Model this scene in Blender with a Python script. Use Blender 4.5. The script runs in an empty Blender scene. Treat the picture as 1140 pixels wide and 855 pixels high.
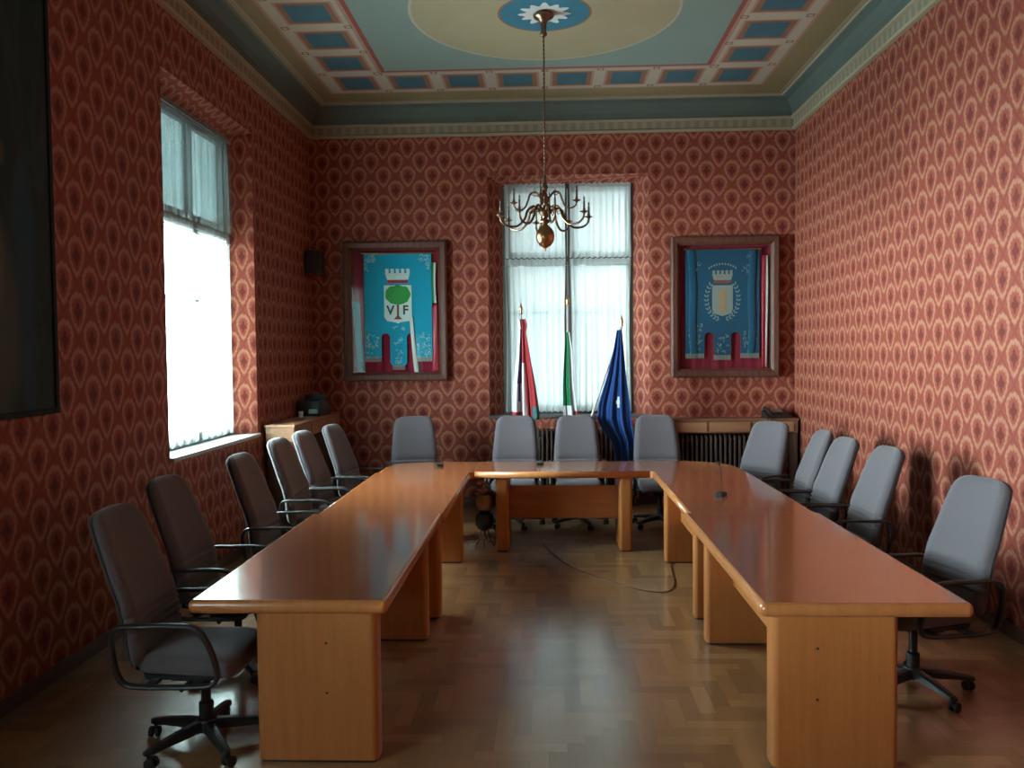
import bpy, bmesh, math, random
from math import sin, cos, pi, radians as R
from mathutils import Vector, Matrix

random.seed(7)
C = bpy.context.scene.collection
sc = bpy.context.scene

# ------------------------------------------------------------------ camera
F, PIT, YAW, ROLL, CH = 943.8, -0.0390, 0.0400, -0.0100, 1.840
cam = bpy.data.cameras.new('camera')
co = bpy.data.objects.new('camera', cam)
C.objects.link(co)
fw = Vector((-sin(YAW) * cos(PIT), cos(YAW) * cos(PIT), sin(PIT)))
rt = Vector((cos(YAW), sin(YAW), 0))
up = rt.cross(fw)
r2 = rt * cos(ROLL) + up * sin(ROLL)
u2 = up * cos(ROLL) - rt * sin(ROLL)
m = Matrix((r2, u2, -fw)).transposed().to_4x4()
m.translation = (0, 0, CH)
co.matrix_world = m
cam.sensor_width = 36
cam.lens = 36 * F / 1140
cam.clip_start = 0.05
sc.camera = co

# ------------------------------------------------------------------ sky and exposure
SKY_LEFT, SKY_BACK, SKY_LOW, SKY_HIGH = 100.0, 0.62, 0.25, 0.30
SUN_SIDE = (-0.78, -0.62, 0.0)
w = bpy.data.worlds.new('sky')
sc.world = w
w.use_nodes = True
nt = w.node_tree
nt.nodes.clear()
tc = nt.nodes.new('ShaderNodeTexCoord')
sp = nt.nodes.new('ShaderNodeSeparateXYZ')
nt.links.new(tc.outputs['Generated'], sp.inputs[0])
dt = nt.nodes.new('ShaderNodeVectorMath'); dt.operation = 'DOT_PRODUCT'
dt.inputs[1].default_value = SUN_SIDE
nt.links.new(tc.outputs['Generated'], dt.inputs[0])
mr = nt.nodes.new('ShaderNodeMapRange')        # sky is brightest on the sun's side
mr.interpolation_type = 'SMOOTHSTEP'
mr.inputs['From Min'].default_value = -0.40
mr.inputs['From Max'].default_value = 0.15
mr.inputs['To Min'].default_value = SKY_BACK
mr.inputs['To Max'].default_value = SKY_LEFT
nt.links.new(dt.outputs['Value'], mr.inputs['Value'])
mz = nt.nodes.new('ShaderNodeValToRGB')        # hazy bright band at the horizon, darker ground and upper sky
cr = mz.color_ramp
for p, v in ((0.36, SKY_LOW), (0.44, 1.0), (0.56, 1.0), (0.64, SKY_HIGH), (1.0, SKY_HIGH * 0.9)):
    e = cr.elements.new(p); e.color = (v, v, v, 1)
cr.elements.remove(cr.elements[0]); cr.elements.remove(cr.elements[-1])
hz = nt.nodes.new('ShaderNodeMath'); hz.operation = 'MULTIPLY_ADD'; hz.inputs[1].default_value = 0.5; hz.inputs[2].default_value = 0.5
nt.links.new(sp.outputs['Z'], hz.inputs[0])
nt.links.new(hz.outputs[0], mz.inputs['Fac'])
mu = nt.nodes.new('ShaderNodeMath'); mu.operation = 'MULTIPLY'
nt.links.new(mr.outputs[0], mu.inputs[0]); nt.links.new(mz.outputs[0], mu.inputs[1])
bgn = nt.nodes.new('ShaderNodeBackground')
bgn.inputs['Color'].default_value = (0.87, 0.97, 1.0, 1)
nt.links.new(mu.outputs[0], bgn.inputs['Strength'])
wo = nt.nodes.new('ShaderNodeOutputWorld')
nt.links.new(bgn.outputs[0], wo.inputs[0])

sc.view_settings.view_transform = 'Standard'
sc.view_settings.look = 'None'
sc.view_settings.gamma = 1
sc.view_settings.use_curve_mapping = False
sc.view_settings.exposure = 0.55
cy = sc.cycles
cy.max_bounces = 10
cy.diffuse_bounces = 6
cy.glossy_bounces = 4
cy.transmission_bounces = 8
cy.transparent_max_bounces = 16
cy.use_denoising = True
cy.sample_clamp_indirect = 8
cy.caustics_reflective = False
cy.caustics_refractive = False


def portal(name, loc, rot, sx, sy):
    l = bpy.data.lights.new(name, 'AREA')
    l.shape = 'RECTANGLE'; l.size = sx; l.size_y = sy
    l.cycles.is_portal = True
    o = bpy.data.objects.new(name, l)
    o.location = loc; o.rotation_euler = rot
    C.objects.link(o)


portal('daylight_portal', (-3.30, 7.18, 2.45), (0, R(-90), 0), 2.9, 1.55)
portal('daylight_portal', (-3.30, 0.95, 2.45), (0, R(-90), 0), 2.9, 1.55)
portal('daylight_portal', (0.27, 10.62, 2.45), (R(-90), 0, 0), 1.6, 2.9)

# ------------------------------------------------------------------ node helpers


class NG:
    def __init__(s, name, rough=0.5, spec=0.5, metal=0.0):
        s.m = bpy.data.materials.new(name)
        s.m.use_nodes = True
        s.t = s.m.node_tree
        s.b = s.t.nodes['Principled BSDF']
        s.b.inputs['Roughness'].default_value = rough
        s.b.inputs['Specular IOR Level'].default_value = spec
        s.b.inputs['Metallic'].default_value = metal
        s._p = None

    def n(s, typ, **kw):
        nd = s.t.nodes.new(typ)
        for k, v in kw.items():
            setattr(nd, k, v)
        return nd

    def put(s, sock, v):
        if isinstance(v, (int, float)):
            sock.default_value = v
        elif isinstance(v, (tuple, list)):
            sock.default_value = tuple(v) + ((1,) if len(v) == 3 and len(sock.default_value) == 4 else ())
        else:
            s.t.links.new(v, sock)

    def mth(s, op, a, b=0.0, c=0.0, clamp=False):
        nd = s.n('ShaderNodeMath', operation=op, use_clamp=clamp)
        s.put(nd.inputs[0], a); s.put(nd.inputs[1], b); s.put(nd.inputs[2], c)
        return nd.outputs[0]

    def ss(s, v, a, b, lo=0.0, hi=1.0):
        nd = s.n('ShaderNodeMapRange', interpolation_type='SMOOTHSTEP')
        s.put(nd.inputs['Value'], v)
        nd.inputs['From Min'].default_value = a; nd.inputs['From Max'].default_value = b
        nd.inputs['To Min'].default_value = lo; nd.inputs['To Max'].default_value = hi
        return nd.outputs[0]

    def mix(s, f, a, b, mode='MIX'):
        nd = s.n('ShaderNodeMix', data_type='RGBA', blend_type=mode)
        s.put(nd.inputs[0], f); s.put(nd.inputs[6], a); s.put(nd.inputs[7], b)
        return nd.outputs[2]

    def pos(s):
        if s._p is None:
            g = s.n('ShaderNodeNewGeometry')
            x = s.n('ShaderNodeSeparateXYZ')
            s.t.links.new(g.outputs['Position'], x.inputs[0])
            s._p = (x.outputs[0], x.outputs[1], x.outputs[2], g.outputs['Position'])
        return s._p

    def obc(s):
        return s.n('ShaderNodeTexCoord').outputs['Object']

    def noise(s, vec, scale, detail=3, rough=0.5, stretch=None):
        if stretch:
            mp = s.n('ShaderNodeMapping')
            s.put(mp.inputs['Vector'], vec)
            mp.inputs['Scale'].default_value = stretch
            vec = mp.outputs[0]
        nd = s.n('ShaderNodeTexNoise')
        s.put(nd.inputs['Vector'], vec)
        nd.inputs['Scale'].default_value = scale
        nd.inputs['Detail'].default_value = detail
        nd.inputs['Roughness'].default_value = rough
        return nd.outputs['Fac']

    def bump(s, h, strength=0.3, dist=0.01):
        nd = s.n('ShaderNodeBump')
        nd.inputs['Strength'].default_value = strength
        nd.inputs['Distance'].default_value = dist
        s.put(nd.inputs['Height'], h)
        s.t.links.new(nd.outputs[0], s.b.inputs['Normal'])

    def col(s, c):
        s.put(s.b.inputs['Base Color'], c)
        return s.m


def plain(name, col, rough=0.5, spec=0.5, metal=0.0, var=0.12, scale=8):
    g = NG(name, rough, spec, metal)
    f = g.noise(g.obc(), scale, 4)
    d = tuple(c * (1 - var) for c in col)
    l = tuple(min(1, c * (1 + var)) for c in col)
    return g.col(g.mix(f, d, l))


def fabric(name, col, scale=260, var=0.25):
    g = NG(name, 0.9, 0.2)
    f = g.noise(g.obc(), scale, 2)
    g.b.inputs['Sheen Weight'].default_value = 0.25
    g.bump(f, 0.25, 0.002)
    return g.col(g.mix(f, tuple(c * (1 - var) for c in col), tuple(c * (1 + var) for c in col)))


def wood(name, c1, c2, rough=0.3, axis='x', scale=3.0, spec=0.5, coat=0.0):
    g = NG(name, rough, spec)
    st = {'x': (0.6, 9, 9), 'y': (9, 0.6, 9), 'z': (9, 9, 0.6)}[axis]
    a = g.noise(g.obc(), scale, 5, 0.6, st)
    b = g.noise(g.obc(), scale * 6, 3, 0.6, st)
    f = g.mth('ADD', g.mth('MULTIPLY', a, 0.7), g.mth('MULTIPLY', b, 0.3))
    f = g.ss(f, 0.35, 0.65)
    g.b.inputs['Coat Weight'].default_value = coat
    g.b.inputs['Coat Roughness'].default_value = 0.10
    return g.col(g.mix(f, c1, c2))


def wallpaper(mode=0):
    g = NG('red_damask_wallpaper', 0.6, 0.2)
    W, H = 0.294, 0.333
    x, y, z, P = g.pos()
    yx = g.mth('SUBTRACT', y, x)
    u = g.mth('DIVIDE', g.mth('ADD', yx if mode == 1 else g.mth('ADD', x, y), 0.02), W)
    v = g.mth('DIVIDE', g.mth('ADD', g.mth('ADD', z, yx) if mode == 2 else z, 0.07), H)
    a = g.mth('SUBTRACT', g.mth('FRACT', g.mth('ADD', u, 100.5)), 0.5)
    b = g.mth('SUBTRACT', g.mth('FRACT', g.mth('ADD', v, 100.5)), 0.5)
    a2 = g.mth('SUBTRACT', g.mth('FRACT', g.mth('ADD', u, 100.0)), 0.5)
    b2 = g.mth('SUBTRACT', g.mth('FRACT', g.mth('ADD', v, 100.0)), 0.5)
    s_ = g.mth('ADD', g.mth('ABSOLUTE', a), g.mth('ABSOLUTE', b))
    sel = g.mth('LESS_THAN', s_, 0.5)
    inv = g.mth('SUBTRACT', 1.0, sel)
    px = g.mth('MULTIPLY', g.mth('ADD', g.mth('MULTIPLY', a, sel), g.mth('MULTIPLY', a2, inv)), W)
    py = g.mth('MULTIPLY', g.mth('ADD', g.mth('MULTIPLY', b, sel), g.mth('MULTIPLY', b2, inv)), H)
    wx = g.mth('ADD', 0.078, g.mth('MULTIPLY', py, 0.30))
    dx = g.mth('DIVIDE', px, wx)
    dy = g.mth('DIVIDE', py, 0.112)
    d = g.mth('SQRT', g.mth('ADD', g.mth('MULTIPLY', dx, dx), g.mth('MULTIPLY', dy, dy)))
    th = g.mth('ARCTAN2', dy, dx)
    lace = g.mth('MULTIPLY', g.mth('SINE', g.mth('MULTIPLY', th, 14.0)), 0.045)
    n1 = g.noise(P, 34, 3, 0.6)
    rr = g.mth('ABSOLUTE', g.mth('SUBTRACT', g.mth('ADD', d, lace), 0.93))
    ring = g.ss(rr, 0.05, 0.25, 1.0, 0.0)
    ring = g.mth('MULTIPLY', ring, g.ss(n1, 0.25, 0.6, 0.55, 1.0))
    pet = g.mth('MULTIPLY', g.mth('COSINE', g.mth('MULTIPLY', th, 4.0)), 0.10)
    core = g.ss(g.mth('SUBTRACT', d, pet), 0.34, 0.52, 1.0, 0.0)
    line = g.ss(g.mth('ABSOLUTE', g.mth('SUBTRACT', s_, 0.5)), 0.02, 0.07, 1.0, 0.0)
    # small light sprig where four ogees meet
    c = g.mix(g.mth('MULTIPLY', line, 0.55), (0.275, 0.062, 0.040), (0.175, 0.034, 0.024))
    c = g.mix(ring, c, (0.405, 0.182, 0.113))
    c = g.mix(core, c, (0.140, 0.024, 0.017))
    n2 = g.noise(P, 1.3, 3)
    c = g.mix(g.mth('MULTIPLY', n2, 0.18), c, (0.198, 0.059, 0.046))
    g.put(g.b.inputs['Roughness'], g.mth('SUBTRACT', 0.66, g.mth('MULTIPLY', ring, 0.14)))
    g.bump(g.mth('SUBTRACT', ring, core), 0.12, 0.004)
    return g.col(c)


WP = wallpaper()
WP1 = wallpaper(1)
WP2 = wallpaper(2)


def parquet():
    g = NG('parquet', 0.34, 0.45)
    at = g.n('ShaderNodeAttribute', attribute_name='tone')
    sx = g.n('ShaderNodeSeparateXYZ')
    g.put(sx.inputs[0], at.outputs['Color'])
    x, y, z, P = g.pos()
    # grain along the block: y channel says which way the block lies
    ga = g.noise(P, 5, 4, 0.6, (1, 16, 1))
    gb = g.noise(P, 5, 4, 0.6, (16, 1, 1))
    gr = g.mth('ADD', g.mth('MULTIPLY', ga, sx.outputs[1]), g.mth('MULTIPLY', gb, g.mth('SUBTRACT', 1.0, sx.outputs[1])))
    f = g.mth('ADD', g.mth('MULTIPLY', sx.outputs[0], 0.75), g.mth('MULTIPLY', gr, 0.35))
    c = g.mix(f, (0.200, 0.098, 0.038), (0.43, 0.240, 0.100))
    n = g.noise(P, 0.9, 4)
    c = g.mix(g.mth('MULTIPLY', n, 0.25), c, (0.180, 0.105, 0.053))
    n3 = g.noise(P, 7, 4)
    g.put(g.b.inputs['Roughness'], g.ss(n3, 0.2, 0.8, 0.36, 0.44))
    g.b.inputs['Coat Weight'].default_value = 1.0
    g.b.inputs['Coat Roughness'].default_value = 0.18
    return g.col(c)


def sheer(lo, hi):
    g = NG('sheer_curtain')
    t = g.t
    t.nodes.remove(g.b)
    out = t.nodes['Material Output']
    x, y, z, P = g.pos()
    wv = g.noise(P, 420, 1)
    tr = g.n('ShaderNodeBsdfTransparent'); tr.inputs[0].default_value = (0.93, 1.0, 1.0, 1)
    tl = g.n('ShaderNodeBsdfTranslucent'); tl.inputs[0].default_value = (0.80, 0.90, 0.90, 1)
    df = g.n('ShaderNodeBsdfDiffuse'); df.inputs[0].default_value = (0.72, 0.80, 0.80, 1)
    m1 = g.n('ShaderNodeMixShader'); m1.inputs[0].default_value = 0.45
    t.links.new(tl.outputs[0], m1.inputs[1]); t.links.new(df.outputs[0], m1.inputs[2])
    m2 = g.n('ShaderNodeMixShader')
    g.put(m2.inputs[0], g.ss(wv, 0.2, 0.8, lo, hi))
    t.links.new(tr.outputs[0], m2.inputs[1]); t.links.new(m1.outputs[0], m2.inputs[2])
    t.links.new(m2.outputs[0], out.inputs[0])
    return g.m


def glass(name, refl=0.06):
    g = NG(name)
    t = g.t
    t.nodes.remove(g.b)
    tr = g.n('ShaderNodeBsdfTransparent'); tr.inputs[0].default_value = (0.95, 0.98, 0.97, 1)
    gl = g.n('ShaderNodeBsdfGlossy'); gl.inputs['Roughness'].default_value = 0.04
    fr = g.n('ShaderNodeLayerWeight'); fr.inputs[0].default_value = 0.25
    nz = g.noise(g.obc(), 3, 2)
    m1 = g.n('ShaderNodeMixShader')
    g.put(m1.inputs[0], g.mth('MULTIPLY', g.mth('ADD', fr.outputs['Fresnel'], g.mth('MULTIPLY', nz, 0.01)), refl / 0.06 * 0.6, clamp=True))
    t.links.new(tr.outputs[0], m1.inputs[1]); t.links.new(gl.outputs[0], m1.inputs[2])
    t.links.new(m1.outputs[0], t.nodes['Material Output'].inputs[0])
    return g.m


FLOOR = parquet()
SHEER = sheer(0.55, 0.80)
SHEERL = sheer(0.15, 0.35)
GLASS = glass('window_glass')
GLASS2 = glass('frame_glass', 0.03)
TOPW = wood('cherry_veneer', (0.380, 0.120, 0.040), (0.440, 0.149, 0.049), 0.25, 'y', coat=1.0)
TOPX = wood('cherry_veneer_cross', (0.380, 0.120, 0.040), (0.440, 0.149, 0.049), 0.25, 'x', coat=1.0)
LEGW = wood('beech_veneer_upright', (0.410, 0.145, 0.040), (0.473, 0.179, 0.052), 0.35, 'z')
EDGEW = wood('beech_edge', (0.441, 0.164, 0.051), (0.504, 0.199, 0.065), 0.28, 'z')
SHELFW = wood('light_oak', (0.62, 0.38, 0.22), (0.74, 0.50, 0.31), 0.4, 'x')
SHELFD = wood('brown_oak', (0.20, 0.09, 0.05), (0.28, 0.13, 0.07), 0.45, 'x')
SHELFM = wood('mid_oak', (0.34, 0.17, 0.09), (0.42, 0.22, 0.12), 0.45, 'x')
FRAMEW = wood('walnut_frame', (0.085, 0.030, 0.020), (0.13, 0.052, 0.034), 0.5, 'z', spec=0.3)
DARKF = wood('dark_window_wood', (0.05, 0.045, 0.04), (0.09, 0.075, 0.065), 0.5, 'z')
BLACK = plain('black_plastic', (0.018, 0.020, 0.022), 0.38)
BLACKR = plain('black_rubber', (0.012, 0.012, 0.012), 0.7)
FAB = fabric('mauve_grey_fabric', (0.126, 0.113, 0.128))
SHELL = fabric('dark_back_fabric', (0.05, 0.048, 0.053))
BRASS = plain('aged_brass', (0.50, 0.27, 0.13), 0.28, 0.5, 1.0, 0.2)
BRASSD = plain('dark_brass', (0.22, 0.14, 0.09), 0.35, 0.5, 1.0, 0.2)
CANDLE = plain('candle_tube', (0.10, 0.085, 0.075), 0.5)
STEEL = plain('brushed_metal', (0.5, 0.5, 0.5), 0.3, 0.5, 1.0)
WHITE = plain('white_paint', (0.75, 0.74, 0.70), 0.5)
CREAM = plain('ceiling_cream', (0.367, 0.320, 0.203), 0.85, 0.2, 0, 0.10, 2)
TAN = plain('ceiling_tan', (0.265, 0.218, 0.117), 0.85, 0.2, 0, 0.12, 2)
SEA = plain('ceiling_sea_green', (0.215, 0.29, 0.265), 0.85, 0.2, 0, 0.08, 1.5)
CBLUE = plain('ceiling_blue', (0.058, 0.135, 0.175), 0.85, 0.2, 0, 0.15, 4)
CBROWN = plain('ceiling_brown', (0.257, 0.133, 0.082), 0.85, 0.2, 0, 0.15, 4)
CBAR = plain('ceiling_pale_bar', (0.429, 0.390, 0.312), 0.85, 0.2, 0, 0.10, 4)
CPINK = plain('ceiling_pink_line', (0.406, 0.234, 0.187), 0.85, 0.2, 0, 0.10, 4)
CRED = plain('ceiling_red_line', (0.281, 0.086, 0.070), 0.85, 0.2, 0, 0.10, 4)
MEDBL = plain('medallion_blue', (0.05, 0.19, 0.27), 0.85, 0.2, 0, 0.15, 3)
MEDWH = plain('medallion_white', (0.66, 0.69, 0.68), 0.85, 0.2, 0, 0.1, 9)
CORD = plain('cornice_dark_green', (0.1, 0.135, 0.12), 0.6, 0.4, 0, 0.12, 2)
CORT = plain('cornice_teal', (0.135, 0.205, 0.19), 0.55, 0.4, 0, 0.12, 2)
CORC = plain('cornice_cream', (0.359, 0.312, 0.218), 0.7, 0.3, 0, 0.1, 3)


def dentil():
    g = NG('cornice_scroll_band', 0.7, 0.3)
    x, y, z, P = g.pos()
    u = g.mth('MULTIPLY', g.mth('ADD', x, y), 9.0)
    k = g.mth('ABSOLUTE', g.mth('SUBTRACT', g.mth('FRACT', g.mth('ADD', u, 50)), 0.5))
    n = g.noise(P, 30, 2)
    f = g.ss(g.mth('ADD', k, g.mth('MULTIPLY', n, 0.15)), 0.22, 0.36)
    return g.col(g.mix(f, (0.33, 0.29, 0.21), (0.245, 0.225, 0.165)))


CORS = dentil()
BASEM = wood('dark_baseboard', (0.07, 0.035, 0.025), (0.11, 0.055, 0.04), 0.4, 'x')

# ------------------------------------------------------------------ mesh helpers


def newbm():
    return bmesh.new()


def obj(name, bm, mats, parent=None, smooth=False, sub=0, bev=0.0, bseg=2):
    me = bpy.data.meshes.new(name)
    bmesh.ops.recalc_face_normals(bm, faces=bm.faces)
    bm.to_mesh(me); bm.free()
    if not isinstance(mats, (list, tuple)):
        mats = [mats]
    for x in mats:
        me.materials.append(x)
    if smooth:
        for p in me.polygons:
            p.use_smooth = True
    o = bpy.data.objects.new(name, me)
    C.objects.link(o)
    if parent is not None:
        o.parent = parent
    if bev:
        b = o.modifiers.new('bevel', 'BEVEL'); b.width = bev; b.segments = bseg; b.limit_method = 'ANGLE'
        b.angle_limit = R(40)
        for p in me.polygons:
            p.use_smooth = True
        w_ = o.modifiers.new('wn', 'WEIGHTED_NORMAL'); w_.keep_sharp = True
    if sub:
        s = o.modifiers.new('sub', 'SUBSURF'); s.levels = sub; s.render_levels = sub
    return o


def tag(o, label, cat, group=None):
    o['label'] = label; o['category'] = cat
    if group:
        o['group'] = group
    return o


def thing(name, label, cat, loc=(0, 0, 0), rz=0, group=None):
    o = bpy.data.objects.new(name, None)
    o.empty_display_size = 0.1
    C.objects.link(o)
    o.location = loc; o.rotation_euler = (0, 0, rz)
    return tag(o, label, cat, group)


def struct(name, bm, mats, parent=None, **k):
    o = obj(name, bm, mats, parent, **k)
    if parent is None:
        o['kind'] = 'structure'
    return o


def box(bm, x0, x1, y0, y1, z0, z1, mi=0):
    v = [bm.verts.new(p) for p in ((x0, y0, z0), (x1, y0, z0), (x1, y1, z0), (x0, y1, z0),
                                   (x0, y0, z1), (x1, y0, z1), (x1, y1, z1), (x0, y1, z1))]
    for f in ((0, 3, 2, 1), (4, 5, 6, 7), (0, 1, 5, 4), (1, 2, 6, 5), (2, 3, 7, 6), (3, 0, 4, 7)):
        bm.faces.new([v[i] for i in f]).material_index = mi
    return v


def poly(bm, pts, mi=0):
    f = bm.faces.new([bm.verts.new(p) for p in pts])
    f.material_index = mi
    return f


def prism(bm, pts, z0, z1, mi=0, axis='z'):
    """outline pts (a,b) extruded along axis"""
    def P(a, b, c):
        return {'z': (a, b, c), 'y': (a, c, b), 'x': (c, a, b)}[axis]
    lo = [bm.verts.new(P(a, b, z0)) for a, b in pts]
    hi = [bm.verts.new(P(a, b, z1)) for a, b in pts]
    n = len(pts)
    bm.faces.new(lo[::-1]).material_index = mi
    bm.faces.new(hi).material_index = mi
    for i in range(n):
        j = (i + 1) % n
        bm.faces.new((lo[i], lo[j], hi[j], hi[i])).material_index = mi


def loft(bm, rings, cap=True, closed=True, mi=0):
    vs = [[bm.verts.new(p) for p in r] for r in rings]
    n = len(vs[0])
    for a, b in zip(vs, vs[1:]):
        for i in range(n if closed else n - 1):
            j = (i + 1) % n
            bm.faces.new((a[i], a[j], b[j], b[i])).material_index = mi
    if cap and closed:
        bm.faces.new(vs[0][::-1]).material_index = mi
        bm.faces.new(vs[-1]).material_index = mi
    return vs


def lathe(bm, prof, c=(0, 0, 0), n=20, mi=0):
    rings = []
    for r, z in prof:
        r = max(r, 0.0005)
        rings.append([(c[0] + r * cos(2 * pi * i / n), c[1] + r * sin(2 * pi * i / n), c[2] + z) for i in range(n)])
    loft(bm, rings, mi=mi)


def tube(bm, pts, r, n=8, closed=False, flat=None, mi=0):
    """tube along pts; r number or list; flat=(a,b) elliptic radii: a in-plane side, b along 'up'"""
    P = [Vector(p) for p in pts]
    m_ = len(P)
    rings = []
    prev = None
    for i in range(m_):
        if closed:
            t = (P[(i + 1) % m_] - P[i - 1]).normalized()
        else:
            t = (P[min(i + 1, m_ - 1)] - P[max(i - 1, 0)]).normalized()
        if prev is None:
            ref = Vector((0, 1, 0)) if abs(t.y) < 0.9 else Vector((0, 0, 1))
            s = t.cross(ref).normalized()
        else:
            s = (prev - t * prev.dot(t)).normalized()
        prev = s
        q = t.cross(s)
        rad = r[i] if isinstance(r, (list, tuple)) else r
        ra, rb = (flat if flat else (rad, rad))
        rings.append([tuple(P[i] + s * (ra * cos(2 * pi * k / n)) + q * (rb * sin(2 * pi * k / n))) for k in range(n)])
    if closed:
        rings.append(rings[0])
        vs = [[bm.verts.new(p) for p in r_] for r_ in rings[:-1]]
        for i in range(m_):
            a, b = vs[i], vs[(i + 1) % m_]
            for k in range(n):
                j = (k + 1) % n
                bm.faces.new((a[k], a[j], b[j], b[k])).material_index = mi
    else:
        loft(bm, rings, mi=mi)


def smoothpts(ctrl, k=6, closed=False):
    """Catmull-Rom through control points"""
    P = [Vector(p) for p in ctrl]
    n = len(P)
    out = []
    rng = range(n if closed else n - 1)
    for i in rng:
        if closed:
            p0, p1, p2, p3 = P[i - 1], P[i], P[(i + 1) % n], P[(i + 2) % n]
        else:
            p0, p1, p2, p3 = P[max(i - 1, 0)], P[i], P[i + 1], P[min(i + 2, n - 1)]
        for s in range(k):
            t = s / k
            out.append(0.5 * ((2 * p1) + (-p0 + p2) * t + (2 * p0 - 5 * p1 + 4 * p2 - p3) * t * t + (-p0 + 3 * p1 - 3 * p2 + p3) * t ** 3))
    if not closed:
        out.append(P[-1])
    return out


def copy_tree(o, parent=None):
    c = o.copy()
    C.objects.link(c)
    if parent is not None:
        c.parent = parent
    for ch in list(kids[o.name]) if o.name in kids else []:
        copy_tree(ch, c)
    return c


kids = {}


def index_kids(root):
    def rec(o):
        ch = list(o.children)
        kids[o.name] = ch
        for k in ch:
            rec(k)
    rec(root)


# ------------------------------------------------------------------ the room
XL, XR, YB, YF = -2.794, 2.930, 10.128, -2.2
ZT = 4.80           # wall top (hidden behind the cornice)
ZC = 4.745          # ceiling plane
TH = 0.48           # wall thickness
NR = 0.19           # depth of the splayed part of a niche

# floor: herringbone blocks
bm = newbm()
tone = bm.loops.layers.float_color.new('tone')
BW, NB = 0.085, 4
nx0, nx1 = int(-3.4 / BW), int(3.4 / BW)
ny0, ny1 = int(-2.7 / BW), int(10.7 / BW)
G = 0.0008
for ix in range(nx0 - NB, nx1 + NB):
    for iy in range(ny0 - NB, ny1 + NB):
        mm = (ix - iy) % (2 * NB)
        if mm == 0:
            x0, y0, x1, y1, d = ix * BW, iy * BW, (ix + NB) * BW, (iy + 1) * BW, 1.0
        elif mm == 2 * NB - 1:
            x0, y0, x1, y1, d = ix * BW, iy * BW, (ix + 1) * BW, (iy + NB) * BW, 0.0
        else:
            continue
        f = poly(bm, ((x0 + G, y0 + G, 0), (x1 - G, y0 + G, 0), (x1 - G, y1 - G, 0), (x0 + G, y1 - G, 0)))
        t = random.random()
        for l in f.loops:
            l[tone] = (t, d, 0, 1)
f = poly(bm, ((-4, -3.2, -0.002), (4, -3.2, -0.002), (4, 11.2, -0.002), (-4, 11.2, -0.002)))
for l in f.loops:
    l[tone] = (0.0, 0, 0, 1)
for p in ((-4, 4),):
    box(bm, -4, 4, -3.2, 11.2, -0.12, -0.004)
struct('floor', bm, FLOOR)


def wall_with_openings(name, length0, length1, holes, mapf, mats, flip=False):
    """wall along s (length0..length1), z 0..ZT; depth d=0 at the room face, TH outside.
    holes: (s0,s1,z0,z1, inset_s, inset_ztop) splayed to depth NR, then straight"""
    bm = newbm()
    ss = sorted(set([length0, length1] + [h[0] for h in holes] + [h[1] for h in holes]))
    for a, b in zip(ss, ss[1:]):
        mid = (a + b) / 2
        hs = [h for h in holes if h[0] < mid < h[1]]
        if not hs:
            poly(bm, [mapf(a, 0, 0), mapf(b, 0, 0), mapf(b, 0, ZT), mapf(a, 0, ZT)])
            poly(bm, [mapf(a, TH, 0), mapf(b, TH, 0), mapf(b, TH, ZT), mapf(a, TH, ZT)], 1)
        else:
            h = hs[0]
            poly(bm, [mapf(a, 0, 0), mapf(b, 0, 0), mapf(b, 0, h[2]), mapf(a, 0, h[2])])
            poly(bm, [mapf(a, 0, h[3]), mapf(b, 0, h[3]), mapf(b, 0, ZT), mapf(a, 0, ZT)])
            i, k = h[4], h[5]
            a2, b2, z2 = h[0] + i, h[1] - i, h[3] - k
            q = [(h[0], h[2]), (h[1], h[2]), (h[1], h[3]), (h[0], h[3])]
            q2 = [(a2, h[2]), (b2, h[2]), (b2, z2), (a2, z2)]
            for n in range(4):
                m_ = (n + 1) % 4
                poly(bm, [mapf(q[n][0], 0, q[n][1]), mapf(q[m_][0], 0, q[m_][1]),
                          mapf(q2[m_][0], NR, q2[m_][1]), mapf(q2[n][0], NR, q2[n][1])], {0: 3, 2: 3, 1: 2 if flip else 0, 3: 0 if flip else 2}[n])
                poly(bm, [mapf(q2[n][0], NR, q2[n][1]), mapf(q2[m_][0], NR, q2[m_][1]),
                          mapf(q2[m_][0], TH, q2[m_][1]), mapf(q2[n][0], TH, q2[n][1])], 1)
            poly(bm, [mapf(a, TH, 0), mapf(b, TH, 0), mapf(b2, TH, h[2]), mapf(a2, TH, h[2])], 1)
            poly(bm, [mapf(a2, TH, z2), mapf(b2, TH, z2), mapf(b, TH, ZT), mapf(a, TH, ZT)], 1)
            poly(bm, [mapf(a, TH, 0), mapf(a2, TH, h[2]), mapf(a2, TH, z2), mapf(a, TH, ZT)], 1)
            poly(bm, [mapf(b, TH, 0), mapf(b2, TH, h[2]), mapf(b2, TH, z2), mapf(b, TH, ZT)], 1)
    for z in (0, ZT):
        poly(bm, [mapf(length0, 0, z), mapf(length1, 0, z), mapf(length1, TH, z), mapf(length0, TH, z)], 1)
    return struct(name, bm, mats)


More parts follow.
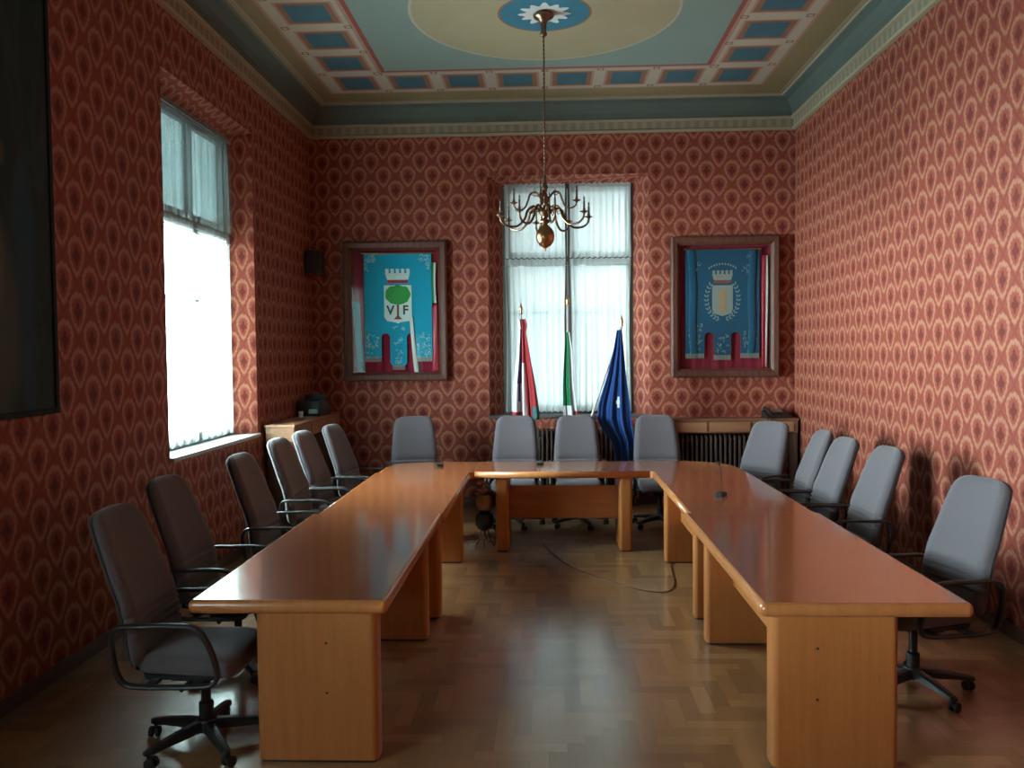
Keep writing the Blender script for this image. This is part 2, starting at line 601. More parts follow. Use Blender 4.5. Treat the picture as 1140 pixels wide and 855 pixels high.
ZSILL, ZN = 1.035, 3.93
LW = (6.16, 8.09, ZSILL, 3.945, 0.16, 0.08)
LW2 = (-0.03, 1.90, ZSILL, 3.945, 0.16, 0.08)
BWN = (-0.680, 1.228, ZSILL, 3.915, 0.165, 0.07)
PLAST = plain('outer_plaster', (0.5, 0.47, 0.42), 0.9)
wall_with_openings('wall_left', YF - TH, YB + TH, [LW2, LW], lambda s, d, z: (XL - d, s, z), [WP, PLAST, WP1, WP2])
wall_with_openings('wall_back', XL - 0.001, XR + 0.001, [BWN], lambda s, d, z: (s, YB + d, z), [WP, PLAST, WP1, WP2], True)
wall_with_openings('wall_right', YF - TH, YB + TH, [], lambda s, d, z: (XR + d, s, z), [WP, PLAST, WP1, WP2])
wall_with_openings('wall_front', XL - 0.001, XR + 0.001, [], lambda s, d, z: (s, YF - d, z), [WP, PLAST, WP1, WP2])

# ceiling with its painted pattern
bm = newbm()
box(bm, XL - 0.3, XR + 0.3, YF - 0.3, YB + 0.3, ZC, ZC + 0.1, 0)
MATS = [TAN, SEA, CBLUE, CBROWN, CBAR, CPINK, CRED, CREAM, MEDBL, MEDWH, CORC]


def rect(x0, x1, y0, y1, lv, mi):
    z = ZC - 0.0009 * lv
    poly(bm, ((x0, y0, z), (x1, y0, z), (x1, y1, z), (x0, y1, z)), mi)


CXC = 0.015
GX0, GX1 = CXC - 2.37, CXC + 2.37
GY1, GY0 = 9.53, -0.07
rect(XL + 0.23, XR - 0.23, YF + 0.2, YB - 0.23, 1, 10)   # thin pale line round the tan border
rect(XL + 0.26, XR - 0.26, YF + 0.23, YB - 0.26, 2, 0)
rect(GX0 - 0.03, GX1 + 0.03, GY0 - 0.03, GY1 + 0.03, 3, 5)
rect(GX0, GX1, GY0, GY1, 4, 4)
BB = 0.66
rect(GX0 + BB - 0.02, GX1 - BB + 0.02, GY0 + BB - 0.02, GY1 - BB + 0.02, 5, 5)
rect(GX0 + BB + 0.015, GX1 - BB - 0.015, GY0 + BB + 0.015, GY1 - BB - 0.015, 6, 6)
rect(GX0 + BB + 0.06, GX1 - BB - 0.06, GY0 + BB + 0.06, GY1 - BB - 0.06, 7, 1)


def cell(cx, cyy, wx, wy):
    rect(cx - wx / 2, cx + wx / 2, cyy - wy / 2, cyy + wy / 2, 5, 5)
    rect(cx - wx / 2 + 0.025, cx + wx / 2 - 0.025, cyy - wy / 2 + 0.025, cyy + wy / 2 - 0.025, 6, 3)
    rect(cx - wx / 2 + 0.075, cx + wx / 2 - 0.075, cyy - wy / 2 + 0.065, cyy + wy / 2 - 0.065, 7, 2)


def knot(cx, cyy):
    rect(cx - 0.035, cx + 0.035, cyy - 0.035, cyy + 0.035, 7, 3)
    rect(cx - 0.02, cx + 0.02, cyy - 0.02, cyy + 0.02, 8, 4)


xs = [CXC - 2.02 + 0.5771 * i for i in range(8)]
ys = [9.20 - 0.635 * i for i in range(15)]
for i, x in enumerate(xs):
    for y in (ys[0], ys[-1]):
        cell(x, y, 0.46, 0.50)
    if i < 7:
        for yy in (GY1 - 0.05, GY1 - BB + 0.04, GY0 + 0.05, GY0 + BB - 0.04):
            knot(x + 0.2885, yy)
for j, y in enumerate(ys):
    if 0 < j < 14:
        for x in (xs[0], xs[-1]):
            cell(x, y, 0.50, 0.48)
    if j < 14:
        for xx in (GX0 + 0.05, GX0 + BB - 0.04, GX1 - 0.05, GX1 - BB + 0.04):
            knot(xx, y - 0.3175)


def disc(cx, cyy, r, lv, mi, n=64, wob=None):
    z = ZC - 0.0009 * lv
    pts = []
    for i in range(n):
        t = 2 * pi * i / n
        rr = r * (wob(t) if wob else 1)
        pts.append((cx + rr * cos(t), cyy + rr * sin(t), z))
    poly(bm, pts, mi)


for cyy in (7.42, 2.04):
    disc(CXC, cyy, 1.17, 8, 4)
    disc(CXC, cyy, 1.145, 9, 7)
    disc(CXC, cyy, 0.405, 10, 3)
    disc(CXC, cyy, 0.385, 11, 8)
    disc(CXC, cyy, 0.20, 12, 9, 96, lambda t: 1 + 0.16 * cos(12 * t) + 0.05 * sin(7 * t))
struct('ceiling', bm, MATS)

# cornice: profile swept round the room, one trim per wall
PROF = [(0.0, 4.385), (0.035, 4.39), (0.045, 4.41), (0.028, 4.425), (0.030, 4.505), (0.060, 4.515), (0.066, 4.53),
        (0.050, 4.54), (0.060, 4.60), (0.085, 4.655), (0.125, 4.70), (0.175, 4.725), (0.20, 4.728), (0.205, 4.742), (0.235, 4.747)]
PM = [0, 0, 0, 1, 0, 0, 0, 2, 2, 2, 2, 3, 0, 0]


def cornice(name, A, B, nrm, ea, eb):
    """A,B wall line ends; nrm points into the room; mitred at both ends"""
    bm = newbm()
    A = Vector(A); B = Vector(B); nrm = Vector(nrm); d = (B - A).normalized()
    ra = []; rb = []
    for o_, z in PROF:
        pa = A + nrm * o_ + d * o_ * ea
        pb = B + nrm * o_ - d * o_ * eb
        ra.append((pa.x, pa.y, z)); rb.append((pb.x, pb.y, z))
    for i in range(len(PROF) - 1):
        n = 1
        poly(bm, (ra[i], rb[i], rb[i + 1], ra[i + 1]), PM[i])
    struct(name, bm, [CORC, CORS, CORD, CORT])


cornice('trim_1', (XL, YB), (XR, YB), (0, -1), 1, 1)
cornice('trim_2', (XR, YB), (XR, YF), (-1, 0), 1, 1)
cornice('trim_3', (XL, YF), (XL, YB), (1, 0), 1, 1)
cornice('trim_4', (XR, YF), (XL, YF), (0, 1), 1, 1)

# unseen block added outside to keep the bright side sky off the back window
bm = newbm()
box(bm, -3.95, -3.45, YB + TH + 0.02, YB + 9, -0.1, 7.5)
struct('sky_blocker', bm, plain('blocker_grey', (0.16, 0.15, 0.13), 0.9))

# baseboards
for nm, (x0, x1, y0, y1) in {'baseboard_left': (XL, XL + 0.018, YF, YB), 'baseboard_right': (XR - 0.018, XR, YF, YB),
                             'baseboard_back': (XL + 0.018, XR - 0.018, YB - 0.018, YB), 'baseboard_front': (XL + 0.018, XR - 0.018, YF, YF + 0.018)}.items():
    bm = newbm()
    box(bm, x0, x1, y0, y1, 0, 0.09)
    struct(nm, bm, BASEM, bev=0.004)

# door behind the camera
bm = newbm()
for (x0, x1, z0, z1, y) in ((-0.7, 0.7, 0, 2.3, 0.03), (-0.8, -0.7, 0, 2.4, 0.06), (0.7, 0.8, 0, 2.4, 0.06), (-0.8, 0.8, 2.3, 2.4, 0.061),
                            (-0.6, -0.08, 0.2, 1.0, 0.045), (0.08, 0.6, 0.2, 1.0, 0.045), (-0.6, -0.08, 1.15, 2.15, 0.045), (0.08, 0.6, 1.15, 2.15, 0.045)):
    box(bm, x0, x1, YF + 0.001, YF + y, z0, z1)
struct('door_1', bm, FRAMEW, bev=0.006)

# windows ---------------------------------------------------------------


def window(name, a0, a1, z0, z1, mapf, sill):
    """a: along the wall, d: depth outward"""
    def bx(bm, s0, s1, d0, d1, q0, q1, mi=0):
        p, q = mapf(s0, d0, q0), mapf(s1, d1, q1)
        box(bm, min(p[0], q[0]), max(p[0], q[0]), min(p[1], q[1]), max(p[1], q[1]), min(q0, q1), max(q0, q1), mi)
    D0 = NR
    bm = newbm()
    fw_ = 0.05
    bx(bm, a0, a0 + fw_, D0, D0 + 0.08, z0, z1)
    bx(bm, a1 - fw_, a1, D0, D0 + 0.08, z0, z1)
    bx(bm, a0 + fw_, a1 - fw_, D0, D0 + 0.08, z1 - fw_, z1)
    bx(bm, a0 + fw_, a1 - fw_, D0, D0 + 0.08, z0, z0 + 0.05)
    bx(bm, a0 + fw_, a1 - fw_, D0 + 0.002, D0 + 0.078, ZTR - 0.035, ZTR + 0.035)
    root = struct(name, bm, DARKF, bev=0.004)
    mid = (a0 + a1) / 2
    for (s0, s1) in ((a0 + fw_, mid - 0.002), (mid + 0.002, a1 - fw_)):
        for (q0, q1, bars) in ((z0 + 0.05, ZTR - 0.036, (2.30,)), (ZTR + 0.036, z1 - fw_, ())):
            bm = newbm()
            st = 0.045
            bx(bm, s0, s0 + st, D0 + 0.01, D0 + 0.06, q0, q1)
            bx(bm, s1 - st, s1, D0 + 0.01, D0 + 0.06, q0, q1)
            bx(bm, s0 + st, s1 - st, D0 + 0.01, D0 + 0.06, q0, q0 + st)
            bx(bm, s0 + st, s1 - st, D0 + 0.01, D0 + 0.06, q1 - st, q1)
            for b in bars:
                bx(bm, s0 + st, s1 - st, D0 + 0.02, D0 + 0.05, b - 0.015, b + 0.015)
            sash = struct('sash', bm, DARKF, root, bev=0.003)
            bm = newbm()
            bx(bm, s0 + st * 0.7, s1 - st * 0.7, D0 + 0.033, D0 + 0.037, q0 + st * 0.7, q1 - st * 0.7)
            struct('pane', bm, GLASS, sash)
    bm = newbm()
    bx(bm, *sill)
    s = struct('window_sill', bm, SILLM if mapf is mapL else SILLD, root, bev=0.006)
    return root


ZTR = 2.95
SILLM = plain('pale_sill', (0.42, 0.44, 0.42), 0.25, 0.5)
SILLD = plain('dark_grey_sill', (0.11, 0.11, 0.115), 0.3)
mapL = lambda s, d, z: (XL - d, s, z)
mapB = lambda s, d, z: (s, YB + d, z)
window('window_1', LW[0] + 0.16, LW[1] - 0.16, ZSILL + 0.035, 3.865, mapL, (LW[0] - 0.0, LW[1] + 0.0, -0.035, NR + 0.02, ZSILL - 0.0, ZSILL + 0.035))
window('window_2', LW2[0] + 0.16, LW2[1] - 0.16, ZSILL + 0.035, 3.865, mapL, (LW2[0] - 0.0, LW2[1] + 0.0, -0.035, NR + 0.02, ZSILL - 0.0, ZSILL + 0.035))
window('window_3', BWN[0] + 0.165, BWN[1] - 0.165, ZSILL + 0.035, 3.845, mapB, (BWN[0] - 0.0, BWN[1] + 0.0, -0.035, NR + 0.02, ZSILL - 0.0, ZSILL + 0.035))


def curtain(a0, a1, z0, z1, mapf, d, label, group, seed, gather=0.0):
    """sheer panel gathered on a rod, with a frill above it"""
    rnd = random.Random(seed)
    ph = [rnd.uniform(0, 6.28) for _ in range(5)]
    bm = newbm()
    NU, NV = 150, 26
    rows = []
    for j in range(NV + 1):
        v = j / NV
        z = z1 - (z1 - z0) * v
        row = []
        for i in range(NU + 1):
            u = i / NU
            amp = 0.004 + 0.011 * min(1, v * 3)
            if v < 0.035:
                amp = 0.007
            if abs(v - 0.045) < 0.02:
                amp = 0.003
            wv = sin(u * 62 + ph[0] + 0.8 * sin(v * 2 + ph[1])) + 0.6 * sin(u * 31 + ph[2]) + 0.3 * sin(u * 117 + ph[3])
            uu = u
            if gather:      # pulls a little towards the middle low down
                uu = 0.5 + (u - 0.5) * (1 - gather * sin(pi * v) * 0.5)
            zz = z + (0.006 * sin(u * 70 + ph[4]) if j in (0, NV) else 0)
            row.append(bm.verts.new(mapf(a0 + (a1 - a0) * uu, d + amp * wv, zz)))
        rows.append(row)
    for r0, r1 in zip(rows, rows[1:]):
        for i in range(NU):
            bm.faces.new((r0[i], r0[i + 1], r1[i + 1], r1[i]))
    th = thing('sheer_curtain', label, 'curtain', (0, 0, 0), 0, group)
    p0 = Vector(mapf((a0 + a1) / 2, d, z0))
    th.location = p0
    o = obj('curtain_panel', bm, SHEER if 'back' in group else SHEERL, th, smooth=True)
    o.matrix_parent_inverse = Matrix.Translation(-p0)
    bm = newbm()
    zr = z1 - 0.045 * (z1 - z0)
    tube(bm, [mapf(a0 - 0.01, d, zr), mapf(a1 + 0.01, d, zr)], 0.004, 8)
    o = obj('curtain_rod', bm, STEEL, th, smooth=True)
    o.matrix_parent_inverse = Matrix.Translation(-p0)
    return th


def curtains(a0, a1, mapf, where, seed, labs):
    mid = (a0 + a1) / 2
    k = 0
    for (s0, s1, side) in ((a0 + 0.03, mid - 0.025, 0), (mid + 0.025, a1 - 0.03, 1)):
        for (q0, q1, lv) in ((1.10, 2.945, 'lower'), (2.955, 3.84, 'upper')):
            curtain(s0, s1, q0, q1, mapf, NR - 0.03 - (0.0 if lv == 'lower' else 0.02), labs[k], 'sheer curtains on the ' + where + ' window', seed + k, 0.10 if lv == 'lower' else 0.03)
            k += 1


curtains(LW[0] + 0.16, LW[1] - 0.16, mapL, 'left', 10, [
    'long white sheer curtain, lower one on the nearer sash of the glaring left window',
    'short white sheer curtain, upper one on the nearer sash of the glaring left window',
    'long white sheer curtain, lower one on the farther sash of the glaring left window',
    'short white sheer curtain, upper one on the farther sash of the glaring left window'])
curtains(BWN[0] + 0.165, BWN[1] - 0.165, mapB, 'back', 30, [
    'long white sheer curtain hanging behind the red flag, lower left of the back window',
    'short white sheer curtain behind the chandelier ball, upper left of the back window',
    'long white sheer curtain behind the blue flag, lower right of the back window',
    'short white sheer curtain in the upper right of the back window'])
curtains(LW2[0] + 0.16, LW2[1] - 0.16, mapL, 'near left', 50, [
    'long white sheer curtain, lower nearer one, on the near left window behind the viewpoint',
    'short white sheer curtain, upper nearer one, on the near left window behind the viewpoint',
    'long white sheer curtain, lower farther one, on the near left window behind the viewpoint',
    'short white sheer curtain, upper farther one, on the near left window behind the viewpoint'])

# roller shade outside the upper panes of the left window
g = NG('shade_canvas')
g.t.nodes.remove(g.b)
tl = g.n('ShaderNodeBsdfTranslucent')
nz = g.noise(g.obc(), 5, 3)
g.put(tl.inputs[0], g.mix(nz, (0.085, 0.100, 0.100), (0.14, 0.16, 0.16)))
g.t.links.new(tl.outputs[0], g.t.nodes['Material Output'].inputs[0])
SHADE = g.m
for lab, yy, zb in (('pale roller shade dimming the upper panes of the bright left window', 7.125, 2.90),
                    ('added pale shade cutting the light of the unseen near left window', 0.935, 2.20)):  # second shade is added only to cut fill light from the unseen window
    t = thing('roller_shade', lab, 'roller shade', (XL - 0.295, yy, zb))
    bm = newbm()
    box(bm, -0.004, 0.004, -0.804, 0.804, 0.0, 3.862 - zb)
    obj('shade_cloth', bm, SHADE, t)
    bm = newbm()
    box(bm, -0.015, 0.015, -0.795, 0.795, -0.03, 0.0)
    obj('bottom_bar', bm, DARKF, t, bev=0.004)

# ------------------------------------------------------------------ tables
TZ, ST = 0.74, 0.062


def bull(bm, outline, z0, z1, flat=(), inset=0.022):
    """slab with a rounded nose on every edge"""
    n = len(outline)
    cen = Vector((sum(p[0] for p in outline) / n, sum(p[1] for p in outline) / n))

    area = sum(outline[i - 1][0] * outline[i][1] - outline[i][0] * outline[i - 1][1] for i in range(n))
    sg = 1 if area > 0 else -1
    E = []
    for i in range(n):                       # edge i runs from vertex i to i+1
        a, b = Vector(outline[i]), Vector(outline[(i + 1) % n])
        d = (b - a).normalized(); nn = Vector((-d.y, d.x)) * sg      # inward normal
        fl = (nn.y > 0.99 and '-y' in flat) or (nn.y < -0.99 and '+y' in flat) or (nn.x > 0.99 and '-x' in flat) or (nn.x < -0.99 and '+x' in flat)
        E.append((nn, 0.0 if fl else 1.0))

    def off(k):
        out = []
        for i in range(n):
            b = Vector(outline[i])
            (n1, f1), (n2, f2) = E[i - 1], E[i]
            det = n1.x * n2.y - n1.y * n2.x
            if abs(det) < 1e-3:
                p = b + n1 * k * max(f1, f2)
            else:
                c1, c2 = k * f1, k * f2
                p = b + Vector((c1 * n2.y - c2 * n1.y, c2 * n1.x - c1 * n2.x)) / det
            out.append((p.x, p.y))
        return out
    h = z1 - z0
    rings = []
    for t in (0, 0.04, 0.12, 0.28, 0.5, 0.72, 0.88, 0.96, 1.0):
        a = (t - 0.5) * 2
        k = inset * (1 - math.sqrt(max(0, 1 - a * a)))
        rings.append([(x, y, z0 + h * t) for x, y in off(k)])
    vs = [[bm.verts.new(p) for p in r] for r in rings]
    for a, b in zip(vs, vs[1:]):
        for i in range(n):
            j = (i + 1) % n
            f = bm.faces.new((a[i], a[j], b[j], b[i])); f.material_index = 1; f.smooth = True
    bm.faces.new(vs[0]); bm.faces.new(vs[-1])


def rounded_box(bm, x0, x1, y0, y1, z0, z1, r, n=5, mi=0):
    pts = []
    for cx, cyy, a0 in ((x1 - r, y1 - r, 0), (x0 + r, y1 - r, 90), (x0 + r, y0 + r, 180), (x1 - r, y0 + r, 270)):
        for k in range(n + 1):
            a = R(a0 + 90 * k / n)
            pts.append((cx + r * cos(a), cyy + r * sin(a)))
    prism(bm, pts, z0, z1, mi)


def conf_table(label, loc, outline, panels, modesty, topm, screws=(), flat=()):
    th = thing('conference_table', label, 'table', (loc[0], loc[1], 0), 0, 'tables of the horseshoe')
    L = lambda pts: [(x - loc[0], y - loc[1]) for x, y in pts]
    bm = newbm()
    bull(bm, L(outline), TZ - ST, TZ, flat)
    obj('tabletop', bm, [topm, EDGEW], th, smooth=False, bev=0.0)
    for (x0, x1, y0, y1) in panels:
        bm = newbm()
        rounded_box(bm, x0 - loc[0], x1 - loc[0], y0 - loc[1], y1 - loc[1], 0.012, TZ - ST, 0.03)
        rounded_box(bm, x0 - loc[0] + 0.008, x1 - loc[0] - 0.008, y0 - loc[1] + 0.008, y1 - loc[1] - 0.008, 0.0, 0.012, 0.025, 5, 1)
        lg = obj('leg_panel', bm, [LEGW, BLACK], th)
        for (sx, sy, sz) in [s for s in screws if x0 < s[0] < x1 and abs(s[1] - y0) < 0.02]:
            bm = newbm()
            lathe(bm, [(0.0, 0), (0.006, 0.0), (0.006, 0.003), (0.003, 0.004)], n=10)
            s = obj('screw_cap', bm, BLACK, lg)
            s.location = (sx - loc[0], y0 - loc[1], sz)
            s.rotation_euler = (R(90), 0, 0)
    for (x0, x1, y0, y1, z0, z1) in modesty:
        bm = newbm()
        box(bm, x0 - loc[0], x1 - loc[0], y0 - loc[1], y1 - loc[1], z0, z1)
        obj('modesty_panel', bm, TOPX if (x1 - x0) > (y1 - y0) else LEGW, th, bev=0.004)
    return th


def rc(x0, x1, y0, y1, radii, n=8):
    """rect outline ccw with radii for corners (x1y1, x0y1, x0y0, x1y0)"""
    pts = []
    for (cx, cyy, sx, sy, a0), r in zip(((x1, y1, -1, -1, 0), (x0, y1, 1, -1, 90), (x0, y0, 1, 1, 180), (x1, y0, -1, 1, 270)), radii):
        if r < 0.001:
            pts.append((cx, cyy)); continue
        for k in range(n + 1):
            a = R(a0 + 90 * k / n)
            pts.append((cx + sx * r + r * cos(a), cyy + sy * r + r * sin(a)))
    return pts


E_ = 0.001
# left run leans a little: outer edge moves from -1.61 to -1.50
conf_table('long wooden table section nearest on the left, front end with bright orange leg panel', (-1.16, 4.7),
           rc(-1.612, -0.712, 3.68, 5.70 - E_, (0, 0, 0.03, 0.03)),
           [(-1.31, -0.765, 3.70, 3.83), (-1.30, -0.765, 5.30, 5.42)], [(-1.02, -0.985, 3.83, 5.30, 0.38, 0.655)], TOPW,
           screws=((-0.99, 3.70, 0.545), (-0.99, 3.70, 0.32)), flat=('+y',))
conf_table('middle wooden table section of the left row, between the near table and the corner', (-1.14, 6.6),
           rc(-1.575, -0.690, 5.70 + E_, 7.665 - E_, (0, 0, 0, 0)),
           [(-1.28, -0.735, 5.74, 5.86), (-1.28, -0.735, 7.28, 7.40)], [(-1.02, -0.985, 5.86, 7.28, 0.38, 0.655)], TOPW, flat=('+y', '-y'))
conf_table('rounded wooden corner table at the back left with a microphone on it', (-1.1, 8.0),
           rc(-1.545, -0.660, 7.665 + E_, 8.40, (0, 0.40, 0, 0)),
           [(-1.30, -1.18, 7.9, 8.25)], [], TOPX, flat=('-y', '+x'))
conf_table('wooden head table across the back, below the window, with dark modesty panel', (0.13, 8.0),
           rc(-0.660 + 0.002, 0.935 - 0.002, 7.665, 8.40, (0, 0, 0, 0)),
           [(-0.47, -0.35, 7.70, 8.24), (0.66, 0.78, 7.70, 8.24)], [(-0.35, 0.66, 7.90, 7.93, 0.27, 0.58)], TOPX, flat=('-x', '+x'))
conf_table('rounded wooden corner table at the back right with a curved outer corner', (1.35, 8.0),
           rc(0.935, 1.790, 7.665 + E_, 8.40, (0.50, 0, 0, 0)),
           [(1.42, 1.54, 7.85, 8.15)], [], TOPX, flat=('-y', '-x'))
conf_table('middle wooden table section of the right row with a microphone on it', (1.38, 6.6),
           rc(0.950, 1.805, 5.70 + E_, 7.665 - E_, (0, 0, 0, 0)),
           [(1.00, 1.50, 5.74, 5.86), (1.015, 1.50, 7.28, 7.40)], [(1.150, 1.185, 5.86, 7.28, 0.36, 0.655)], TOPW, flat=('+y', '-y'))
conf_table('long wooden table section nearest on the right, front end with pale orange leg panel', (1.37, 4.7),
           rc(0.918, 1.826, 3.65, 5.70 - E_, (0, 0, 0.03, 0.03)),
           [(0.975, 1.515, 3.67, 3.80), (0.985, 1.50, 5.25, 5.37)], [(1.145, 1.180, 3.80, 5.25, 0.38, 0.655)], TOPW,
           screws=((1.165, 3.67, 0.54), (1.165, 3.67, 0.315)), flat=('+y',))

# ------------------------------------------------------------------ chairs (facing +X, origin on the floor under the column)


def make_chair(label):
    t = thing('office_chair', label, 'chair', (0, 0, 0), 0, 'high-backed office chairs round the tables')
    # seat cushion
    bm = newbm()
    rings = []
    for z, g_, dz in ((0.395, 0.035, 0), (0.402, 0.012, 0), (0.425, 0.0, 0), (0.455, 0.0, 0), (0.478, 0.010, 0), (0.490, 0.035, 0), (0.494, 0.085, 0)):
        pts = []
        for cx, cyy, a0 in ((0.27, 0.24, 0), (-0.20, 0.22, 90), (-0.20, -0.22, 180), (0.27, -0.24, 270)):
            r = 0.075
            sx = 1 if cx > 0 else -1; sy = 1 if cyy > 0 else -1
            for k in range(5):
                a = R(a0 + 90 * k / 4)
                x = cx - sx * (r + g_) + r * cos(a); y = cyy - sy * (r + g_) + r * sin(a)
                zz = z - (0.028 * max(0, (x - 0.12) / 0.15) ** 2) + 0.012 * (y / 0.24) ** 2
                pts.append((x, y, zz))
        rings.append(pts)
    loft(bm, rings)
    obj('seat', bm, FAB, t, smooth=True, sub=1)
    bm = newbm()
    rounded_box(bm, -0.18, 0.20, -0.19, 0.19, 0.378, 0.400, 0.06)
    obj('seat_pan', bm, BLACK, t)

    # backrest: side profile with lumbar curve
    def cx(z):
        pts = [(0.44, -0.205), (0.52, -0.220), (0.62, -0.225), (0.72, -0.250), (0.85, -0.298), (1.0, -0.355), (1.14, -0.410)]
        for (a, b), (c, d) in zip(pts, pts[1:]):
            if z <= c:
                k = (z - a) / (c - a); k = k * k * (3 - 2 * k) * 0.35 + k * 0.65
                return b + (d - b) * k
        return pts[-1][1]

    def wid(z):
        pts = [(0.44, 0.232), (0.50, 0.245), (0.62, 0.250), (0.75, 0.245), (0.90, 0.232), (1.02, 0.218), (1.08, 0.208), (1.14, 0.19)]
        for (a, b), (c, d) in zip(pts, pts[1:]):
            if z <= c:
                return b + (d - b) * (z - a) / (c - a)
        return pts[-1][1]

    def pad(bm, levels, front, back, nseg=7):
        rings = []
        for z, tk, shrink in levels:
            c0 = cx(z); wd = wid(z) - shrink
            pts = []
            for s in range(nseg * 2 + 1):          # front face, right to left
                y = -wd + 2 * wd * s / (nseg * 2)
                e = abs(y) / wd
                bow = 0.022 * e * e                # edges come forward a little
                rd = max(0, (e - 0.86) / 0.14) ** 2
                pts.append((c0 + front * tk * (1 - 0.75 * rd) + bow, y, z))
            for s in range(nseg * 2 + 1):
                y = wd - 2 * wd * s / (nseg * 2)
                e = abs(y) / wd
                bow = 0.022 * e * e
                rd = max(0, (e - 0.86) / 0.14) ** 2
                pts.append((c0 - back * tk * (1 - 0.75 * rd) + bow, y, z))
            rings.append(pts)
        loft(bm, rings)
    lv = [(0.445, 0.35, 0.03), (0.452, 0.7, 0.01), (0.48, 1, 0)]
    for zc in (0.565, 0.60, 0.635, 0.67):         # stitched creases across the lumbar
        lv += [(zc - 0.009, 1.0, 0), (zc - 0.003, 0.80, 0.001), (zc + 0.003, 0.80, 0.001), (zc + 0.009, 1.0, 0)]
    lv += [(0.74, 1.02, 0), (0.82, 1, 0), (0.92, 1, 0), (1.0, 0.95, 0), (1.05, 0.9, 0.0), (1.085, 0.84, 0.008), (1.108, 0.7, 0.026), (1.122, 0.45, 0.055), (1.127, 0.2, 0.085)]
    bm = newbm()
    pad(bm, lv, 0.045, 0.010)
    obj('backrest', bm, FAB, t, smooth=True)
    lv2 = [(z, 1 if s < 0.02 else tk, s - 0.004) for z, tk, s in lv if tk > 0.86 or s > 0.005]
    bm = newbm()
    pad(bm, lv2, -0.008, 0.032)
    obj('back_shell', bm, SHELL, t, smooth=True)
    # armrest loops
    for s in (-1, 1):
        y = 0.285 * s
        ctrl = [(-0.240, y, 0.635), (-0.10, y, 0.652), (0.06, y, 0.655), (0.135, y, 0.635), (0.185, y, 0.555), (0.215, y, 0.455),
                (0.205, y, 0.405), (0.15, y, 0.388), (0.0, y, 0.383), (-0.15, y, 0.385), (-0.215, y, 0.41), (-0.245, y, 0.50)]
        bm = newbm()
        tube(bm, smoothpts(ctrl, 4, True), 0.012, 8, True, flat=(0.011, 0.021))
        a = obj('armrest', bm, BLACK, t, smooth=True)
        for x in (-0.10, 0.10):
            bm = newbm()
            box(bm, x - 0.02, x + 0.02, min(y, 0.15 * s), max(y, 0.15 * s), 0.372, 0.386)
            obj('arm_bracket', bm, BLACK, a)
    # mechanism, lever and column
    bm = newbm()
    rounded_box(bm, -0.10, 0.10, -0.07, 0.07, 0.325, 0.380, 0.02)
    box(bm, -0.24, -0.08, -0.03, 0.03, 0.362, 0.376)
    box(bm, -0.275, -0.257, -0.03, 0.03, 0.362, 0.58)
    box(bm, -0.270, -0.20, -0.03, 0.03, 0.361, 0.377)
    obj('tilt_mechanism', bm, BLACK, t)
    bm = newbm()
    tube(bm, [(0.02, -0.06, 0.35), (0.02, -0.20, 0.345)], 0.006)
    lathe(bm, [(0.006, -0.01), (0.014, 0), (0.014, 0.012), (0.006, 0.02)], (0.02, -0.205, 0.34), 8)
    obj('lever', bm, BLACK, t, smooth=True)
    bm = newbm()
    lathe(bm, [(0.030, 0.075), (0.034, 0.08), (0.034, 0.20), (0.030, 0.205), (0.022, 0.21), (0.022, 0.33)], c=(0.045, 0, 0), n=16)
    obj('gas_column', bm, BLACK, t, smooth=False)
    bm = newbm()
    lathe(bm, [(0.03, 0.065), (0.052, 0.07), (0.055, 0.10), (0.045, 0.125), (0.03, 0.13)], c=(0.045, 0, 0), n=20)
    obj('base_hub', bm, BLACK, t, smooth=False)
    for k in range(5):
        a = 2 * pi * k / 5 + 0.35
        ca, sa = cos(a), sin(a)

        def P(r, s, z):
            return (0.045 + r * ca - s * sa, r * sa + s * ca, z)
        bm = newbm()
        rings = []
        for r, hw, zt, zb in ((0.03, 0.028, 0.122, 0.075), (0.12, 0.026, 0.115, 0.072), (0.22, 0.022, 0.100, 0.068), (0.30, 0.019, 0.085, 0.060), (0.315, 0.012, 0.080, 0.062)):
            rings.append([P(r, -hw, zb), P(r, hw, zb), P(r, hw, zt - 0.008), P(r, hw * 0.55, zt), P(r, -hw * 0.55, zt), P(r, -hw, zt - 0.008)])
        loft(bm, rings)
        lg = obj('base_leg', bm, BLACK, t)
        bm = newbm()
        sw = 0.6 + k * 1.3
        cxp, cyp, _ = P(0.295, 0, 0)
        for s in (-1, 1):                      # twin wheels
            ax = Vector((cos(sw), sin(sw), 0))
            fwd = Vector((-sin(sw), cos(sw), 0))
            c0 = Vector((cxp, cyp, 0.026)) + fwd * 0.014 + ax * (0.016 * s)
            rg = []
            for dd, rr in ((-0.009, 0.020), (-0.007, 0.025), (0.007, 0.025), (0.009, 0.020)):
                rg.append([tuple(c0 + ax * dd + fwd * (rr * cos(q)) + Vector((0, 0, rr * sin(q)))) for q in [2 * pi * i / 14 for i in range(14)]])
            loft(bm, rg)
        tube(bm, [(cxp, cyp, 0.030), (cxp, cyp, 0.066)], 0.008)
        tube(bm, [tuple(Vector((cxp, cyp, 0.036)) + Vector((-sin(sw), cos(sw), 0)) * q) for q in (-0.006, 0.022)], 0.014)
        obj('caster', bm, BLACKR, lg)
    return t


